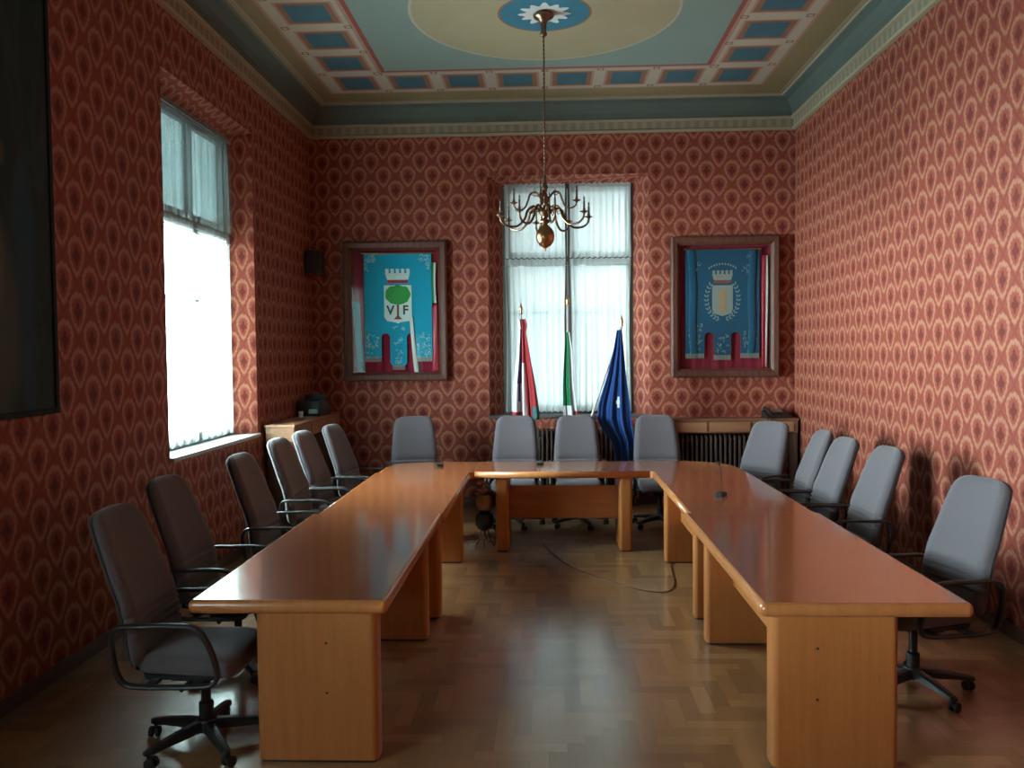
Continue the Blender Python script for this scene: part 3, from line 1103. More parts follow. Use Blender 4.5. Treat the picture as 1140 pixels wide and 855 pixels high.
CH_ = [  # x, y, heading of the seat front (deg), label
    (-1.66, 3.88, 0, 'near left grey office chair, closest on the left, whole armrest loop and castors showing'),
    (-1.85, 4.82, -2, 'second office chair from the front along the left wall, partly behind the nearest'),
    (-1.81, 5.92, -1, 'third office chair on the left, standing below the bright window sill'),
    (-1.88, 6.99, -3, 'fourth office chair on the left, just beyond the bright window'),
    (-1.86, 7.62, -4, 'fifth office chair on the left with a brightly rimmed back edge'),
    (-1.76, 8.26, -8, 'office chair at the far left end of the left row, beside the low cabinet'),
    (-1.40, 8.94, -80, 'office chair below the light blue banner, left end of the back row'),
    (-0.34, 8.93, -91, 'office chair in front of the red flag at the head table'),
    (0.33, 8.93, -90, 'office chair in front of the tricolour flag, middle of the head table'),
    (1.18, 8.88, -91, 'office chair to the right of the blue flag at the head table'),
    (1.90, 8.12, -143, 'office chair turned diagonally at the curved right corner table'),
    (2.02, 7.4, 178, 'second office chair of the right row from the back, seen edge-on'),
    (2, 6.76, -177, 'third office chair of the right row from the back, overlapping the edge-on one'),
    (2.08, 6.12, -176, 'office chair in the right row just beyond the nearest one, by the dark wall shadow'),
    (2.00, 4.58, -167, 'near right blue-grey office chair, closest on the right with castors showing'),
]
proto = make_chair(CH_[0][3])
index_kids(proto)
for i, (x, y, a, lab) in enumerate(CH_):
    o = proto if i == 0 else copy_tree(proto)
    o.location = (x, y, 0)
    o.rotation_euler = (0, 0, R(a))
    o['label'] = lab

# ------------------------------------------------------------------ radiator shelves


def radiator_shelf(label, x0, x1, y0, y1, zt, front, group):
    """front: '-y' faces the camera, '+x' faces the room from the left wall"""
    th = thing('radiator_shelf', label, 'shelf', ((x0 + x1) / 2, (y0 + y1) / 2, 0), 0, group)
    ox, oy = (x0 + x1) / 2, (y0 + y1) / 2
    wm = SHELFM if front == '+x' else SHELFD
    bm = newbm()
    box(bm, x0 - ox, x1 - ox, y0 - oy, y1 - oy, zt - 0.025, zt)
    obj('shelf_top', bm, wm, th, bev=0.005)
    bm = newbm()
    box(bm, x0 - ox + 0.012, x1 - ox - 0.012, y0 - oy + 0.012, y1 - oy - 0.001, zt - 0.165, zt - 0.026)
    obj('apron', bm, wm, th, bev=0.004)
    n = 3
    for k in range(n):
        bm = newbm()
        if front == '-y':
            a = x0 - ox + 0.03 + (x1 - x0 - 0.06) * k / n
            b = x0 - ox + 0.03 + (x1 - x0 - 0.06) * (k + 1) / n - 0.03
            box(bm, a, b, y0 - oy + 0.002, y0 - oy + 0.012, zt - 0.150, zt - 0.04)
        else:
            a = y0 - oy + 0.03 + (y1 - y0 - 0.06) * k / n
            b = y0 - oy + 0.03 + (y1 - y0 - 0.06) * (k + 1) / n - 0.03
            box(bm, x1 - ox - 0.012, x1 - ox - 0.002, a, b, zt - 0.150, zt - 0.04)
        obj('apron_panel', bm, SHELFM, th, bev=0.003)
    for s in (0, 1):
        bm = newbm()
        if front == '-y':
            xa = (x0 + 0.015 if s == 0 else x1 - 0.055) - ox
            box(bm, xa, xa + 0.04, y0 - oy + 0.02, y1 - oy - 0.02, 0, zt - 0.166)
        else:
            ya = (y0 + 0.015 if s == 0 else y1 - 0.055) - oy
            box(bm, x0 - ox + 0.02, x1 - ox - 0.02, ya, ya + 0.04, 0, zt - 0.166)
        obj('side_panel', bm, BASEM, th, bev=0.003)


def radiator(label, x0, x1, y0, y1, z0, z1, along, group):
    th = thing('column_radiator', label, 'radiator', ((x0 + x1) / 2, (y0 + y1) / 2, 0), 0, group)
    ox, oy = (x0 + x1) / 2, (y0 + y1) / 2
    L = (x1 - x0) if along == 'x' else (y1 - y0)
    D_ = (y1 - y0) if along == 'x' else (x1 - x0)
    n = int(L / 0.053)
    for k in range(n):
        c = -L / 2 + (k + 0.5) * L / n
        bm = newbm()
        pts = rc(-D_ / 2, D_ / 2, z0, z1, (0.04, 0.04, 0.04, 0.04), 4)
        if along == 'x':
            prism(bm, pts, c - 0.013, c + 0.013, axis='x')
        else:
            prism(bm, [(a, b) for a, b in pts], c - 0.013, c + 0.013, axis='y')
        obj('radiator_column', bm, RADM, th, bev=0.006)
    bm = newbm()
    for z in (z0 + 0.06, z1 - 0.06):
        p = [(-L / 2, 0, z), (L / 2, 0, z)] if along == 'x' else [(0, -L / 2, z), (0, L / 2, z)]
        tube(bm, p, 0.022, 10)
    obj('radiator_pipe', bm, RADM, th)
    for s in (-1, 1):
        bm = newbm()
        q = s * (L / 2 - 0.05)
        if along == 'x':
            box(bm, q - 0.01, q + 0.01, -0.04, 0.04, 0, z0 + 0.02)
        else:
            box(bm, -0.04, 0.04, q - 0.01, q + 0.01, 0, z0 + 0.02)
        obj('foot', bm, RADM, th)
    return th


RADM = plain('brown_radiator_enamel', (0.085, 0.055, 0.045), 0.4)
radiator_shelf('wooden shelf over the radiator in the back right corner, phone on top', 1.36, 2.905, 9.83, 10.105, 1.035, '-y', 'shelves over the radiators')
radiator('dark ribbed radiator under the wooden shelf in the back right corner', 1.45, 2.60, 9.90, 10.06, 0.12, 0.84, 'x', 'dark radiators')
radiator_shelf('pale wooden shelf end beside the left window, dark device on top', -2.772, -2.465, 8.20, 10.08, 1.135, '+x', 'shelves over the radiators')
radiator('dark ribbed radiator under the pale shelf along the left wall', -2.70, -2.54, 8.30, 9.90, 0.12, 0.93, 'y', 'dark radiators')
radiator('dark ribbed radiator below the back window behind the flags', -0.55, 1.10, 9.94, 10.07, 0.10, 0.93, 'x', 'dark radiators')

# ------------------------------------------------------------------ banner showcases


def frame_case(label, x0, x1, z0, z1, depth=0.10, fwid=0.10):
    y1 = YB - 0.002
    ox, oz = (x0 + x1) / 2, z0
    th = thing('display_frame', label, 'picture frame', (ox, y1, oz), 0)
    hw = (x1 - x0) / 2; h = z1 - z0
    bm = newbm()
    prof = [(0.0, 0.0), (0.0, -depth), (0.02, -depth - 0.012), (fwid - 0.03, -depth - 0.004), (fwid, -depth + 0.025), (fwid, 0.0)]
    rings = []
    for i, (sx, sz) in enumerate(((-1, 0), (1, 0), (1, 1), (-1, 1))):
        ring = []
        for o_, y in prof:
            ring.append((sx * (hw - o_), y, (o_ if sz == 0 else h - o_)))
        rings.append(ring)
    vs = [[bm.verts.new(p) for p in r] for r in rings]
    for i in range(4):
        a, b = vs[i], vs[(i + 1) % 4]
        for k in range(len(prof) - 1):
            bm.faces.new((a[k], a[k + 1], b[k + 1], b[k]))
        bm.faces.new((a[-1], a[0], b[0], b[-1]))
    obj('frame_moulding', bm, FRAMEW, th)
    bm = newbm()
    # velvet lining with soft vertical folds
    nn = 60
    top = []; bot = []
    for i in range(nn + 1):
        x = -hw + fwid - 0.02 + (2 * hw - 2 * fwid + 0.04) * i / nn
        y = -0.012 + 0.006 * sin(i * 0.9) + 0.003 * sin(i * 2.1)
        top.append(bm.verts.new((x, y, h - fwid + 0.02))); bot.append(bm.verts.new((x, y, fwid - 0.02)))
    for i in range(nn):
        bm.faces.new((bot[i], bot[i + 1], top[i + 1], top[i]))
    obj('velvet_lining', bm, VELV, th, smooth=True)
    bm = newbm()
    box(bm, -hw + fwid - 0.005, hw - fwid + 0.005, -depth + 0.030, -depth + 0.033, fwid - 0.005, h - fwid + 0.005)
    obj('glass_pane', bm, GLASS2, th)
    return th, hw, h


VELV = fabric('crimson_velvet', (0.28, 0.016, 0.04), 120)


def banner_mesh(bm, outline, y, thick=0.004, wave=0.004, mi=0):
    """cloth banner from a 2D outline (x,z)"""
    vs = [bm.verts.new((x, y, z)) for x, z in outline]
    f = bm.faces.new(vs); f.material_index = mi
    r = bmesh.ops.extrude_face_region(bm, geom=[f])
    for v in [g for g in r['geom'] if isinstance(g, bmesh.types.BMVert)]:
        v.co.y += thick


def shape(bm, pts, y, mi, th=0.0015):
    vs = [bm.verts.new((x, y, z)) for x, z in pts]
    f = bm.faces.new(vs); f.material_index = mi
    r = bmesh.ops.extrude_face_region(bm, geom=[f])
    for v in [g for g in r['geom'] if isinstance(g, bmesh.types.BMVert)]:
        v.co.y += th
    for fc in r['geom']:
        if isinstance(fc, bmesh.types.BMFace):
            fc.material_index = mi


def circ(cx, cz, rx, rz=None, n=24, a0=0, a1=360, wob=0, k=0):
    rz = rz or rx
    full = abs(a1 - a0) >= 360
    m_ = n if full else n + 1
    out = []
    for i in range(m_):
        t = R(a0 + (a1 - a0) * i / n)
        s = 1 + wob * cos(k * t)
        out.append((cx + rx * s * cos(t), cz + rz * s * sin(t)))
    return out


def letter_mesh(ch, size):
    cu = bpy.data.curves.new('letter', 'FONT')
    cu.body = ch; cu.size = size; cu.extrude = 0.001; cu.offset = 0.004; cu.align_x = 'CENTER'; cu.resolution_u = 3
    o = bpy.data.objects.new('tmp_letter', cu)
    C.objects.link(o)
    dg = bpy.context.evaluated_depsgraph_get()
    me = bpy.data.meshes.new_from_object(o.evaluated_get(dg))
    bpy.data.objects.remove(o); bpy.data.curves.remove(cu)
    return me


def crown(bm, cx, z, wd, hh, y, mi, mj):
    """mural crown: base band and merlons"""
    shape(bm, [(cx - wd * .40, z), (cx + wd * .40, z), (cx + wd * .42, z + hh * .22), (cx - wd * .42, z + hh * .22)], y, mj)
    shape(bm, [(cx - wd * .42, z + hh * .24), (cx + wd * .42, z + hh * .24), (cx + wd * .5, z + hh * .7), (cx - wd * .5, z + hh * .7)], y, mi)
    for k in range(5):
        a = cx - wd * .48 + k * wd * .21
        shape(bm, [(a, z + hh * .7), (a + wd * .12, z + hh * .7), (a + wd * .13, z + hh), (a - wd * .01, z + hh)], y, mi)


def filigree(bm, cx, cz, wd, hh, y, mi, seed, n=9):
    rnd = random.Random(seed)
    for k in range(n):
        x = cx + rnd.uniform(-wd, wd) / 2; z = cz + rnd.uniform(-hh, hh) / 2
        r = rnd.uniform(0.010, 0.020); a0 = rnd.uniform(0, 360)
        o = circ(x, z, r, r, 10, a0, a0 + 240); i_ = circ(x, z, r * .65, r * .65, 10, a0, a0 + 240)[::-1]
        shape(bm, o + i_, y, mi, 0.001)


def tabs_outline(hw, zt, zb_side, zb_mid, zn, tw, gap):
    """banner with three tabs; hw half width; zn: height of the notches; tw: side tab width; gap notch width"""
    pts = [(-hw, zt), (-hw, zb_side)]
    xi = -hw + tw
    pts += [(xi, zb_side), (xi, zn - 0.04)]
    pts += circ(xi + gap / 2, zn - 0.04, gap / 2, 0.05, 8, 180, 0)
    xm = xi + gap
    mw = -xm
    pts += [(xm, zb_mid + 0.06)] + [(-mw * cos(R(q)), zb_mid + 0.06 - 0.06 * sin(R(q))) for q in (30, 60, 90, 120, 150)] + [(-xm, zb_mid + 0.06)]
    pts += [(-xm, zn - 0.04)] + circ(-xi - gap / 2, zn - 0.04, gap / 2, 0.05, 8, 180, 0)
    pts += [(-xi, zn - 0.04), (-xi, zb_side), (hw, zb_side), (hw, zt)]
    out = []
    for p in pts:
        if not out or (abs(p[0] - out[-1][0]) + abs(p[1] - out[-1][1])) > 1e-5:
            out.append(p)
    return out


SKYB = fabric('light_blue_silk', (0.015, 0.36, 0.56), 90, 0.08)
DKB = fabric('dark_blue_silk', (0.014, 0.095, 0.18), 90, 0.15)
SILV = plain('silver_thread', (0.55, 0.62, 0.64), 0.4)
SILD = plain('dark_silver_thread', (0.26, 0.34, 0.36), 0.5)  # darker, rougher thread for the right banner
GREEN = plain('embroidered_green', (0.03, 0.33, 0.06), 0.7)
TRUNK = plain('embroidered_brown', (0.30, 0.07, 0.05), 0.7)
REDT = plain('red_thread', (0.45, 0.03, 0.06), 0.7)
TOWER = plain('embroidered_tower', (0.50, 0.30, 0.17), 0.7)
SHW = plain('white_satin', (0.72, 0.80, 0.78), 0.5)
SHG = plain('grey_satin', (0.30, 0.34, 0.31), 0.5)
FRG = plain('pale_fringe', (0.42, 0.36, 0.36), 0.8)
INK = plain('dark_letter_thread', (0.06, 0.08, 0.10), 0.7)

# left case
th, hw, h = frame_case('wooden display frame with the light blue banner, left of the back window', -2.405, -1.165, 1.495, 3.15)
CASE_L = th
bn = thing('hanging_banner', 'light blue silk banner with a green tree crest and letters V and F', 'banner', (-1.755, YB - 0.05, 1.495), 0)
bm = newbm()
banner_mesh(bm, tabs_outline(0.405, 1.515, 0.275, 0.165, 0.56, 0.20, 0.105), 0, 0.004)
obj('banner_cloth', bm, SKYB, bn)
bm = newbm()
shape(bm, [(-0.165, 1.14), (-0.165, 0.76), (-0.13, 0.715), (-0.03, 0.70), (0.0, 0.685), (0.03, 0.70), (0.13, 0.715), (0.165, 0.76), (0.165, 1.14)][::-1], -0.003, 0)
sh_ = obj('shield', bm, SHW, bn)
bm = newbm()
shape(bm, circ(-0.065, 1.03, 0.085, 0.10, 20, wob=.05, k=7), -0.006, 0); shape(bm, circ(0.065, 1.03, 0.085, 0.10, 20, wob=.05, k=6), -0.0062, 0)
shape(bm, circ(0.0, 1.06, 0.09, 0.085, 20, wob=.05, k=8), -0.0064, 0); shape(bm, circ(0.0, 0.96, 0.11, 0.05, 20), -0.0066, 0)
obj('tree_crown', bm, GREEN, sh_)
bm = newbm()
shape(bm, [(-0.014, 0.95), (-0.012, 0.78), (-0.05, 0.735), (0.05, 0.735), (0.012, 0.78), (0.014, 0.95)][::-1], -0.005, 0)
obj('tree_trunk', bm, TRUNK, sh_)
for chx, ch in ((-0.09, 'V'), (0.09, 'F')):
    me = letter_mesh(ch, 0.15)
    me.materials.append(INK)
    lo = bpy.data.objects.new('letter', me)
    C.objects.link(lo); lo.parent = sh_
    lo.location = (chx, -0.006, 0.795); lo.rotation_euler = (R(90), 0, 0)
bm = newbm()
crown(bm, 0, 1.165, 0.30, 0.17, -0.003, 0, 1)
obj('crest_crown', bm, [SHW, REDT], bn)
bm = newbm()
filigree(bm, -0.305, 0.42, 0.15, 0.28, -0.003, 0, 1, 26); filigree(bm, 0.305, 0.42, 0.15, 0.28, -0.003, 0, 2, 26); filigree(bm, 0, 0.36, 0.10, 0.30, -0.003, 0, 3, 20)
for s in (-1, 1):
    filigree(bm, s * 0.32, 1.46, 0.12, 0.07, -0.003, 0, 4 + s, 12)
    filigree(bm, s * 0.375, 1.39, 0.04, 0.14, -0.003, 0, 8 + s, 8)
filigree(bm, 0, 0.635, 0.14, 0.05, -0.0031, 0, 40, 8)
obj('embroidery', bm, SILV, bn)
bm = newbm()
for x0, x1, z in ((-0.405, -0.205, 0.275), (0.205, 0.405, 0.275), (-0.075, 0.075, 0.178)):
    for k in range(14):
        a = x0 + (x1 - x0) * k / 14
        box(bm, a, a + (x1 - x0) / 20, -0.001, 0.003, z - 0.045, z + 0.012)
obj('fringe', bm, FRG, bn)
bm = newbm()
tube(bm, [(-0.43, 0.004, 1.52), (0.43, 0.004, 1.52)], 0.011)
obj('banner_pole', bm, BRASS, bn)


def ribbon(label, x, z0, z1, wd, cols, dx=0.0, parent_loc=None, y=YB - 0.036, seed=1):
    bm = newbm()
    n = 24; k = len(cols)
    rows = []
    for j in range(n + 1):
        t = j / n
        z = z1 - (z1 - z0) * t
        row = [bm.verts.new((x + dx * t + wd * (i / (k * 2) - 0.5) * (1 + 0.1 * sin(t * 5 + seed)), y + 0.006 * sin(i * 1.7 + t * 4 + seed), z)) for i in range(k * 2 + 1)]
        rows.append(row)
    for a, b in zip(rows, rows[1:]):
        for i in range(k * 2):
            bm.faces.new((a[i], a[i + 1], b[i + 1], b[i])).material_index = i // 2
    o = obj('sash_ribbon', bm, cols, None, smooth=True)
    s = o.modifiers.new('solid', 'SOLIDIFY'); s.thickness = 0.002
    return tag(o, label, 'ribbon')


WSAT = plain('white_ribbon', (0.75, 0.74, 0.70), 0.5)
RSAT = plain('red_ribbon', (0.50, 0.03, 0.06), 0.5)
GSAT = plain('green_ribbon', (0.03, 0.30, 0.06), 0.5)
BSAT = plain('steel_blue_ribbon', (0.05, 0.22, 0.34), 0.5)
ribbon('narrow green and white ribbon at the right edge of the light blue banner', -1.335, 2.42, 2.90, 0.075, [GSAT, GSAT, WSAT], 0.0, seed=2)
ribbon('steel blue ribbon hanging at the left edge of the light blue banner', -2.265, 1.61, 2.45, 0.085, [BSAT, BSAT], 0.055, seed=3)
ribbon('white ribbon tail crossing the lower right of the light blue banner', -1.60, 1.60, 2.25, 0.045, [WSAT, WSAT], 0.055, y=YB - 0.062, seed=4)
ribbon('crimson ribbon hanging in the right margin beside the light blue banner', -1.315, 1.60, 2.40, 0.075, [RSAT, RSAT], 0.0, seed=5)

# right case
th, hw, h = frame_case('dark wooden display frame with the dark blue banner, right of the back window', 1.475, 2.735, 1.505, 3.155)
bn = thing('hanging_banner', 'dark blue silk banner with a laurel wreath and tower crest', 'banner', (2.08, YB - 0.05, 1.505), 0)
bm = newbm()
banner_mesh(bm, tabs_outline(0.43, 1.50, 0.27, 0.235, 0.52, 0.22, 0.11), 0, 0.004)
obj('banner_cloth', bm, DKB, bn)
for s in (-1, 1):      # folded edges of the cloth
    bm = newbm()
    tube(bm, smoothpts([(s * 0.36, -0.004, 1.49), (s * 0.34, -0.006, 1.0), (s * 0.35, -0.005, 0.6), (s * 0.33, -0.004, 0.28)], 8), 0.012, 8, flat=(0.045, 0.010))
    obj('cloth_fold', bm, DKB, bn, smooth=True)
bm = newbm()
shape(bm, [(-0.12, 1.08), (-0.12, 0.80), (-0.10, 0.75), (0.0, 0.72), (0.10, 0.75), (0.12, 0.80), (0.12, 1.08)][::-1], -0.003, 0)
sh_ = obj('shield', bm, SHG, bn)
bm = newbm()
shape(bm, [(-0.035, 0.77), (0.035, 0.77), (0.030, 0.97), (0.045, 0.98), (0.045, 1.03), (0.02, 1.03), (0.02, 1.01), (-0.02, 1.01), (-0.02, 1.03), (-0.045, 1.03), (-0.045, 0.98), (-0.030, 0.97)][::-1], -0.006, 0)
obj('tower', bm, TOWER, sh_)
bm = newbm()
crown(bm, 0, 1.105, 0.24, 0.15, -0.003, 0, 1)
obj('crest_crown', bm, [SHG, TRUNK], bn)
bm = newbm()
for s in (-1, 1):
    for k in range(11):
        t = R(-78 + k * 11.5)
        cxl = s * (0.185 * cos(t)) ; czl = 0.93 + 0.25 * sin(t)
        for q in (-1, 1):
            a = math.atan2(cos(t), -sin(t) * s) + q * 0.7
            l = 0.045
            e = Vector((cos(a), sin(a))) * l
            nn = Vector((-e.y, e.x)) * 0.22
            p = Vector((cxl, czl))
            shape(bm, [tuple(p), tuple(p + e * .5 + nn), tuple(p + e), tuple(p + e * .5 - nn)], -0.003, 0, 0.001)
obj('laurel_wreath', bm, SILD, bn)
bm = newbm()
filigree(bm, -0.32, 0.45, 0.14, 0.34, -0.008, 0, 11, 30); filigree(bm, 0.32, 0.42, 0.14, 0.26, -0.008, 0, 12, 26); filigree(bm, 0, 0.40, 0.14, 0.28, -0.003, 0, 13, 24)
filigree(bm, -0.33, 1.35, 0.12, 0.22, -0.008, 0, 14, 18); filigree(bm, 0.30, 1.33, 0.14, 0.24, -0.008, 0, 15, 18)
for k in range(11):          # arc of lettering-like stitches over the crown
    t = R(50 + k * 8)
    shape(bm, circ(0.24 * cos(t), 1.13 + 0.20 * sin(t), 0.010, 0.013, 8), -0.003, 0, 0.001)
obj('embroidery', bm, SILD, bn)
bm = newbm()
for x0, x1, z in ((-0.43, -0.21, 0.27), (0.21, 0.43, 0.27), (-0.10, 0.10, 0.25)):
    for k in range(14):
        a = x0 + (x1 - x0) * k / 14
        box(bm, a, a + (x1 - x0) / 20, -0.001, 0.003, z - 0.045, z + 0.012)
obj('fringe', bm, SHG, bn)
bm = newbm()
tube(bm, [(-0.45, 0.004, 1.505), (0.45, 0.004, 1.505)], 0.011)
obj('banner_pole', bm, BRASS, bn)
ribbon('narrow red and white ribbon at the right edge of the dark blue banner', 2.575, 1.62, 2.93, 0.07, [RSAT, RSAT, WSAT], 0.0, seed=6)

# ------------------------------------------------------------------ flags


def flag(name_label, base, top, ztop, zbot, widths, colfn, mats, folds=5, seed=0, side=1, finial=True, cloth_top=None, fd=0.05, fab_dx=None):
    """pole from base to top; cloth hangs from the pole between ztop and zbot"""
    th = thing('flag', name_label, 'flag', (base[0], base[1], 0))
    B = Vector((0, 0, 0.03)); T = Vector((top[0] - base[0], top[1] - base[1], top[2]))
    bm = newbm()
    tube(bm, [B, T], 0.0125, 10)
    obj('flag_pole', bm, POLEM, th, smooth=True)
    bm = newbm()
    lathe(bm, [(0.012, 0), (0.02, 0.01), (0.012, 0.025), (0.022, 0.05), (0.014, 0.085), (0.004, 0.12), (0.001, 0.13)], tuple(T), 12)
    obj('finial', bm, BRASS, th, smooth=True)
    bm = newbm()
    lathe(bm, [(0.15, 0), (0.15, 0.012), (0.13, 0.022), (0.04, 0.035), (0.03, 0.06), (0.028, 0.22), (0.02, 0.225)], (0, 0, 0), 24)
    obj('flag_base', bm, BLACK, th, smooth=False)
    rnd = random.Random(seed)
    ph = [rnd.uniform(0, 6.28) for _ in range(4)]
    bm = newbm()
    NU, NV = 60, 40
    rows = []
    for j in range(NV + 1):
        v = j / NV
        z = ztop + (zbot - ztop) * v
        tt = (z - B.z) / (T.z - B.z)
        pc = B + (T - B) * tt
        # width interpolation
        wv = widths
        for (a, l0, r0), (b, l1, r1) in zip(wv, wv[1:]):
            if v <= b + 1e-6:
                k = (v - a) / (b - a)
                wl, wr = l0 + (l1 - l0) * k, r0 + (r1 - r0) * k
                break
        row = []
        for i in range(NU + 1):
            u = i / NU
            x = wl + (wr - wl) * u
            amp = fd * (0.35 + 0.65 * v) * min(1, (wr - wl) / 0.10)
            y = -0.02 + amp * (sin(u * pi * folds + ph[0] + 0.5 * v) * 0.7 + 0.3 * sin(u * pi * folds * 2.3 + ph[1] + v * 2)) - amp * 0.6
            xx = x + 0.25 * amp * cos(u * pi * folds * 1.0 + ph[2])
            zz = z + (0.03 * sin(u * pi * folds + ph[3]) if j == NV else 0)
            row.append(bm.verts.new((xx - base[0], pc.y + y, zz)))
        rows.append(row)
    for j, (a, b) in enumerate(zip(rows, rows[1:])):
        for i in range(NU):
            bm.faces.new((a[i], a[i + 1], b[i + 1], b[i])).material_index = colfn(i / NU, j / NV)
    o = obj('flag_cloth', bm, mats, th, smooth=True)
    s = o.modifiers.new('solid', 'SOLIDIFY'); s.thickness = 0.002
    return th


POLEM = plain('pale_pole', (0.55, 0.54, 0.52), 0.3)
FRED = fabric('flag_red', (0.30, 0.025, 0.032), 200, 0.1)
FWHT = fabric('flag_white', (0.58, 0.60, 0.62), 200, 0.06)
FBLU = fabric('flag_blue', (0.012, 0.045, 0.20), 200, 0.1)
FNAV = fabric('flag_navy', (0.05, 0.03, 0.13), 200, 0.1)
FGRN = fabric('flag_green', (0.01, 0.13, 0.055), 200, 0.1)
FEU = fabric('flag_royal_blue', (0.008, 0.045, 0.18), 200, 0.1)


def c1(u, v):
    if v < 0.10:
        return 1 if u < 0.4 else 0
    if v > 0.62 and u < 0.40:
        if v > 0.88:
            return 0
        return 2 if 0.18 < u < 0.30 and v < 0.80 else 1
    if v > 0.40 and 0.40 < u < 0.50:
        return 1
    if u < 0.14:
        return 1
    if u < 0.40:
        return 3
    if v > 0.84 and u > 0.74:
        return 4
    return 0


flag('drooping red, white and blue flag, leftmost of the three before the window', (-0.31, 9.64), (-0.277, 9.70, 2.26),
     2.20, 1.03, [(0, -0.315, -0.225), (0.06, -0.305, -0.205), (0.13, -0.30, -0.22), (0.35, -0.325, -0.175), (0.65, -0.37, -0.11), (0.93, -0.385, -0.065), (1, -0.38, -0.07)],
     c1, [FRED, FWHT, FBLU, FNAV, plain('flag_teal', (0.03, 0.12, 0.12), 0.8)], 6, 3)


def c2(u, v):
    return 0 if u < 0.45 else (1 if u < 0.78 else 2) if v > 0.25 else 0


flag('drooping green, white and red flag, middle one of the three before the window', (0.255, 9.76), (0.256, 9.80, 2.355),
     2.05, 0.80, [(0, 0.225, 0.275), (0.15, 0.215, 0.30), (0.45, 0.195, 0.31), (0.75, 0.195, 0.355), (1, 0.18, 0.36)],
     lambda u, v: (0 if u < 0.62 and v < 0.66 else (1 if v >= 0.60 and u < 0.55 else (1 if u < 0.82 else (2 if v > 0.7 else 1)))),
     [FGRN, FWHT, FRED], 4, 5, fd=0.035)
flag('drooping royal blue flag on a slanting pale pole, rightmost of the three', (0.14, 9.43), (0.845, 9.46, 2.10),
     2.06, 0.42, [(0, 0.79, 0.845), (0.12, 0.755, 0.86), (0.30, 0.68, 0.885), (0.5, 0.575, 0.925), (0.60, 0.56, 0.94), (0.68, 0.62, 0.955), (0.75, 0.72, 0.97), (1, 0.80, 0.96)],
     lambda u, v: (1 if (u - 0.62) ** 2 / 0.003 + (v - 0.475) ** 2 / 0.0009 < 1 else 0), [FEU, plain('pale_star_patch', (0.6, 0.65, 0.6), 0.7)], 6, 9, fd=0.032)

# ------------------------------------------------------------------ chandelier
CX0, CY0 = 0.005, 7.40
ch = thing('chandelier', 'dark brass two-tier chandelier with curved candle arms hanging from the ceiling medallion', 'chandelier', (CX0, CY0, 2.70))
Z0 = 2.70
bm = newbm()
lathe(bm, [(0.002, 0.00), (0.010, 0.006), (0.008, 0.02), (0.018, 0.032), (0.05, 0.05), (0.073, 0.085), (0.082, 0.13), (0.075, 0.17), (0.055, 0.20), (0.026, 0.225), (0.02, 0.24)], n=32)
obj('ball', bm, BRASS, ch, smooth=True)
bm = newbm()
lathe(bm, [(0.02, 0.235), (0.04, 0.25), (0.042, 0.265), (0.02, 0.28), (0.03, 0.30), (0.055, 0.325), (0.058, 0.345), (0.035, 0.365), (0.018, 0.38), (0.016, 0.40), (0.030, 0.42),
           (0.042, 0.44), (0.042, 0.46), (0.022, 0.48), (0.014, 0.50), (0.022, 0.53), (0.028, 0.55), (0.018, 0.58), (0.010, 0.62), (0.014, 0.64), (0.006, 0.66)], n=24)
obj('baluster', bm, BRASSD, ch, smooth=True)


def arm(parent, a, ctrl, pan, r0):
    r0 *= 1.3
    ca, sa = cos(a), sin(a)
    bm = newbm()
    pts = smoothpts([(r * ca, r * sa, z) for r, z in ctrl], 7)
    n = len(pts)
    tube(bm, pts, [r0 * (1.15 - 0.4 * i / n) for i in range(n)], 8)
    # leaf scroll under the arm
    r1, z1 = ctrl[2]
    tube(bm, smoothpts([((r1 - 0.00) * ca, r1 * sa, z1), ((r1 - 0.04) * ca, (r1 - 0.04) * sa, z1 - 0.02), ((r1 - 0.05) * ca, (r1 - 0.05) * sa, z1 + 0.015), ((r1 - 0.028) * ca, (r1 - 0.028) * sa, z1 + 0.02)], 5), 0.004, 6)
    ar = obj('candle_arm', bm, BRASSD, parent, smooth=True)
    R_, Zp = pan
    bm = newbm()
    lathe(bm, [(0.005, -0.02), (0.009, -0.012), (0.012, -0.002), (0.036, 0.008), (0.038, 0.012), (0.014, 0.010), (0.012, 0.03), (0.014, 0.034)], (R_ * ca, R_ * sa, Zp), 14)
    obj('drip_pan', bm, BRASSD, ar, smooth=True)
    bm = newbm()
    lathe(bm, [(0.009, 0.03), (0.009, 0.095), (0.006, 0.10), (0.005, 0.11), (0.008, 0.122), (0.001, 0.142)], (R_ * ca, R_ * sa, Zp), 10)
    obj('candle', bm, CANDLE, ar, smooth=True)


for k in range(8):
    arm(ch, R(12 + 45 * k), [(0.04, 0.345), (0.10, 0.385), (0.155, 0.345), (0.18, 0.275), (0.245, 0.215), (0.33, 0.215), (0.38, 0.25), (0.39, 0.285)], (0.39, 0.295), 0.0085)
for k in range(4):
    arm(ch, R(-8 + 90 * k), [(0.03, 0.45), (0.075, 0.505), (0.125, 0.50), (0.15, 0.44), (0.175, 0.385), (0.22, 0.365), (0.265, 0.385), (0.275, 0.415)], (0.275, 0.42), 0.007)
bm = newbm()
zz0, zz1 = 0.655, ZC - Z0 - 0.20
tube(bm, [(0, 0, zz0), (0, 0, zz1)], 0.0055, 8)
nl = 34
for k in range(nl):
    z = zz0 + (zz1 - zz0) * (k + 0.5) / nl
    lathe(bm, [(0.005, -0.012), (0.0095, -0.006), (0.0095, 0.006), (0.005, 0.012)], (0, 0, z), 8)
obj('suspension_rod', bm, BRASSD, ch, smooth=True)
bm = newbm()
zt = ZC - Z0
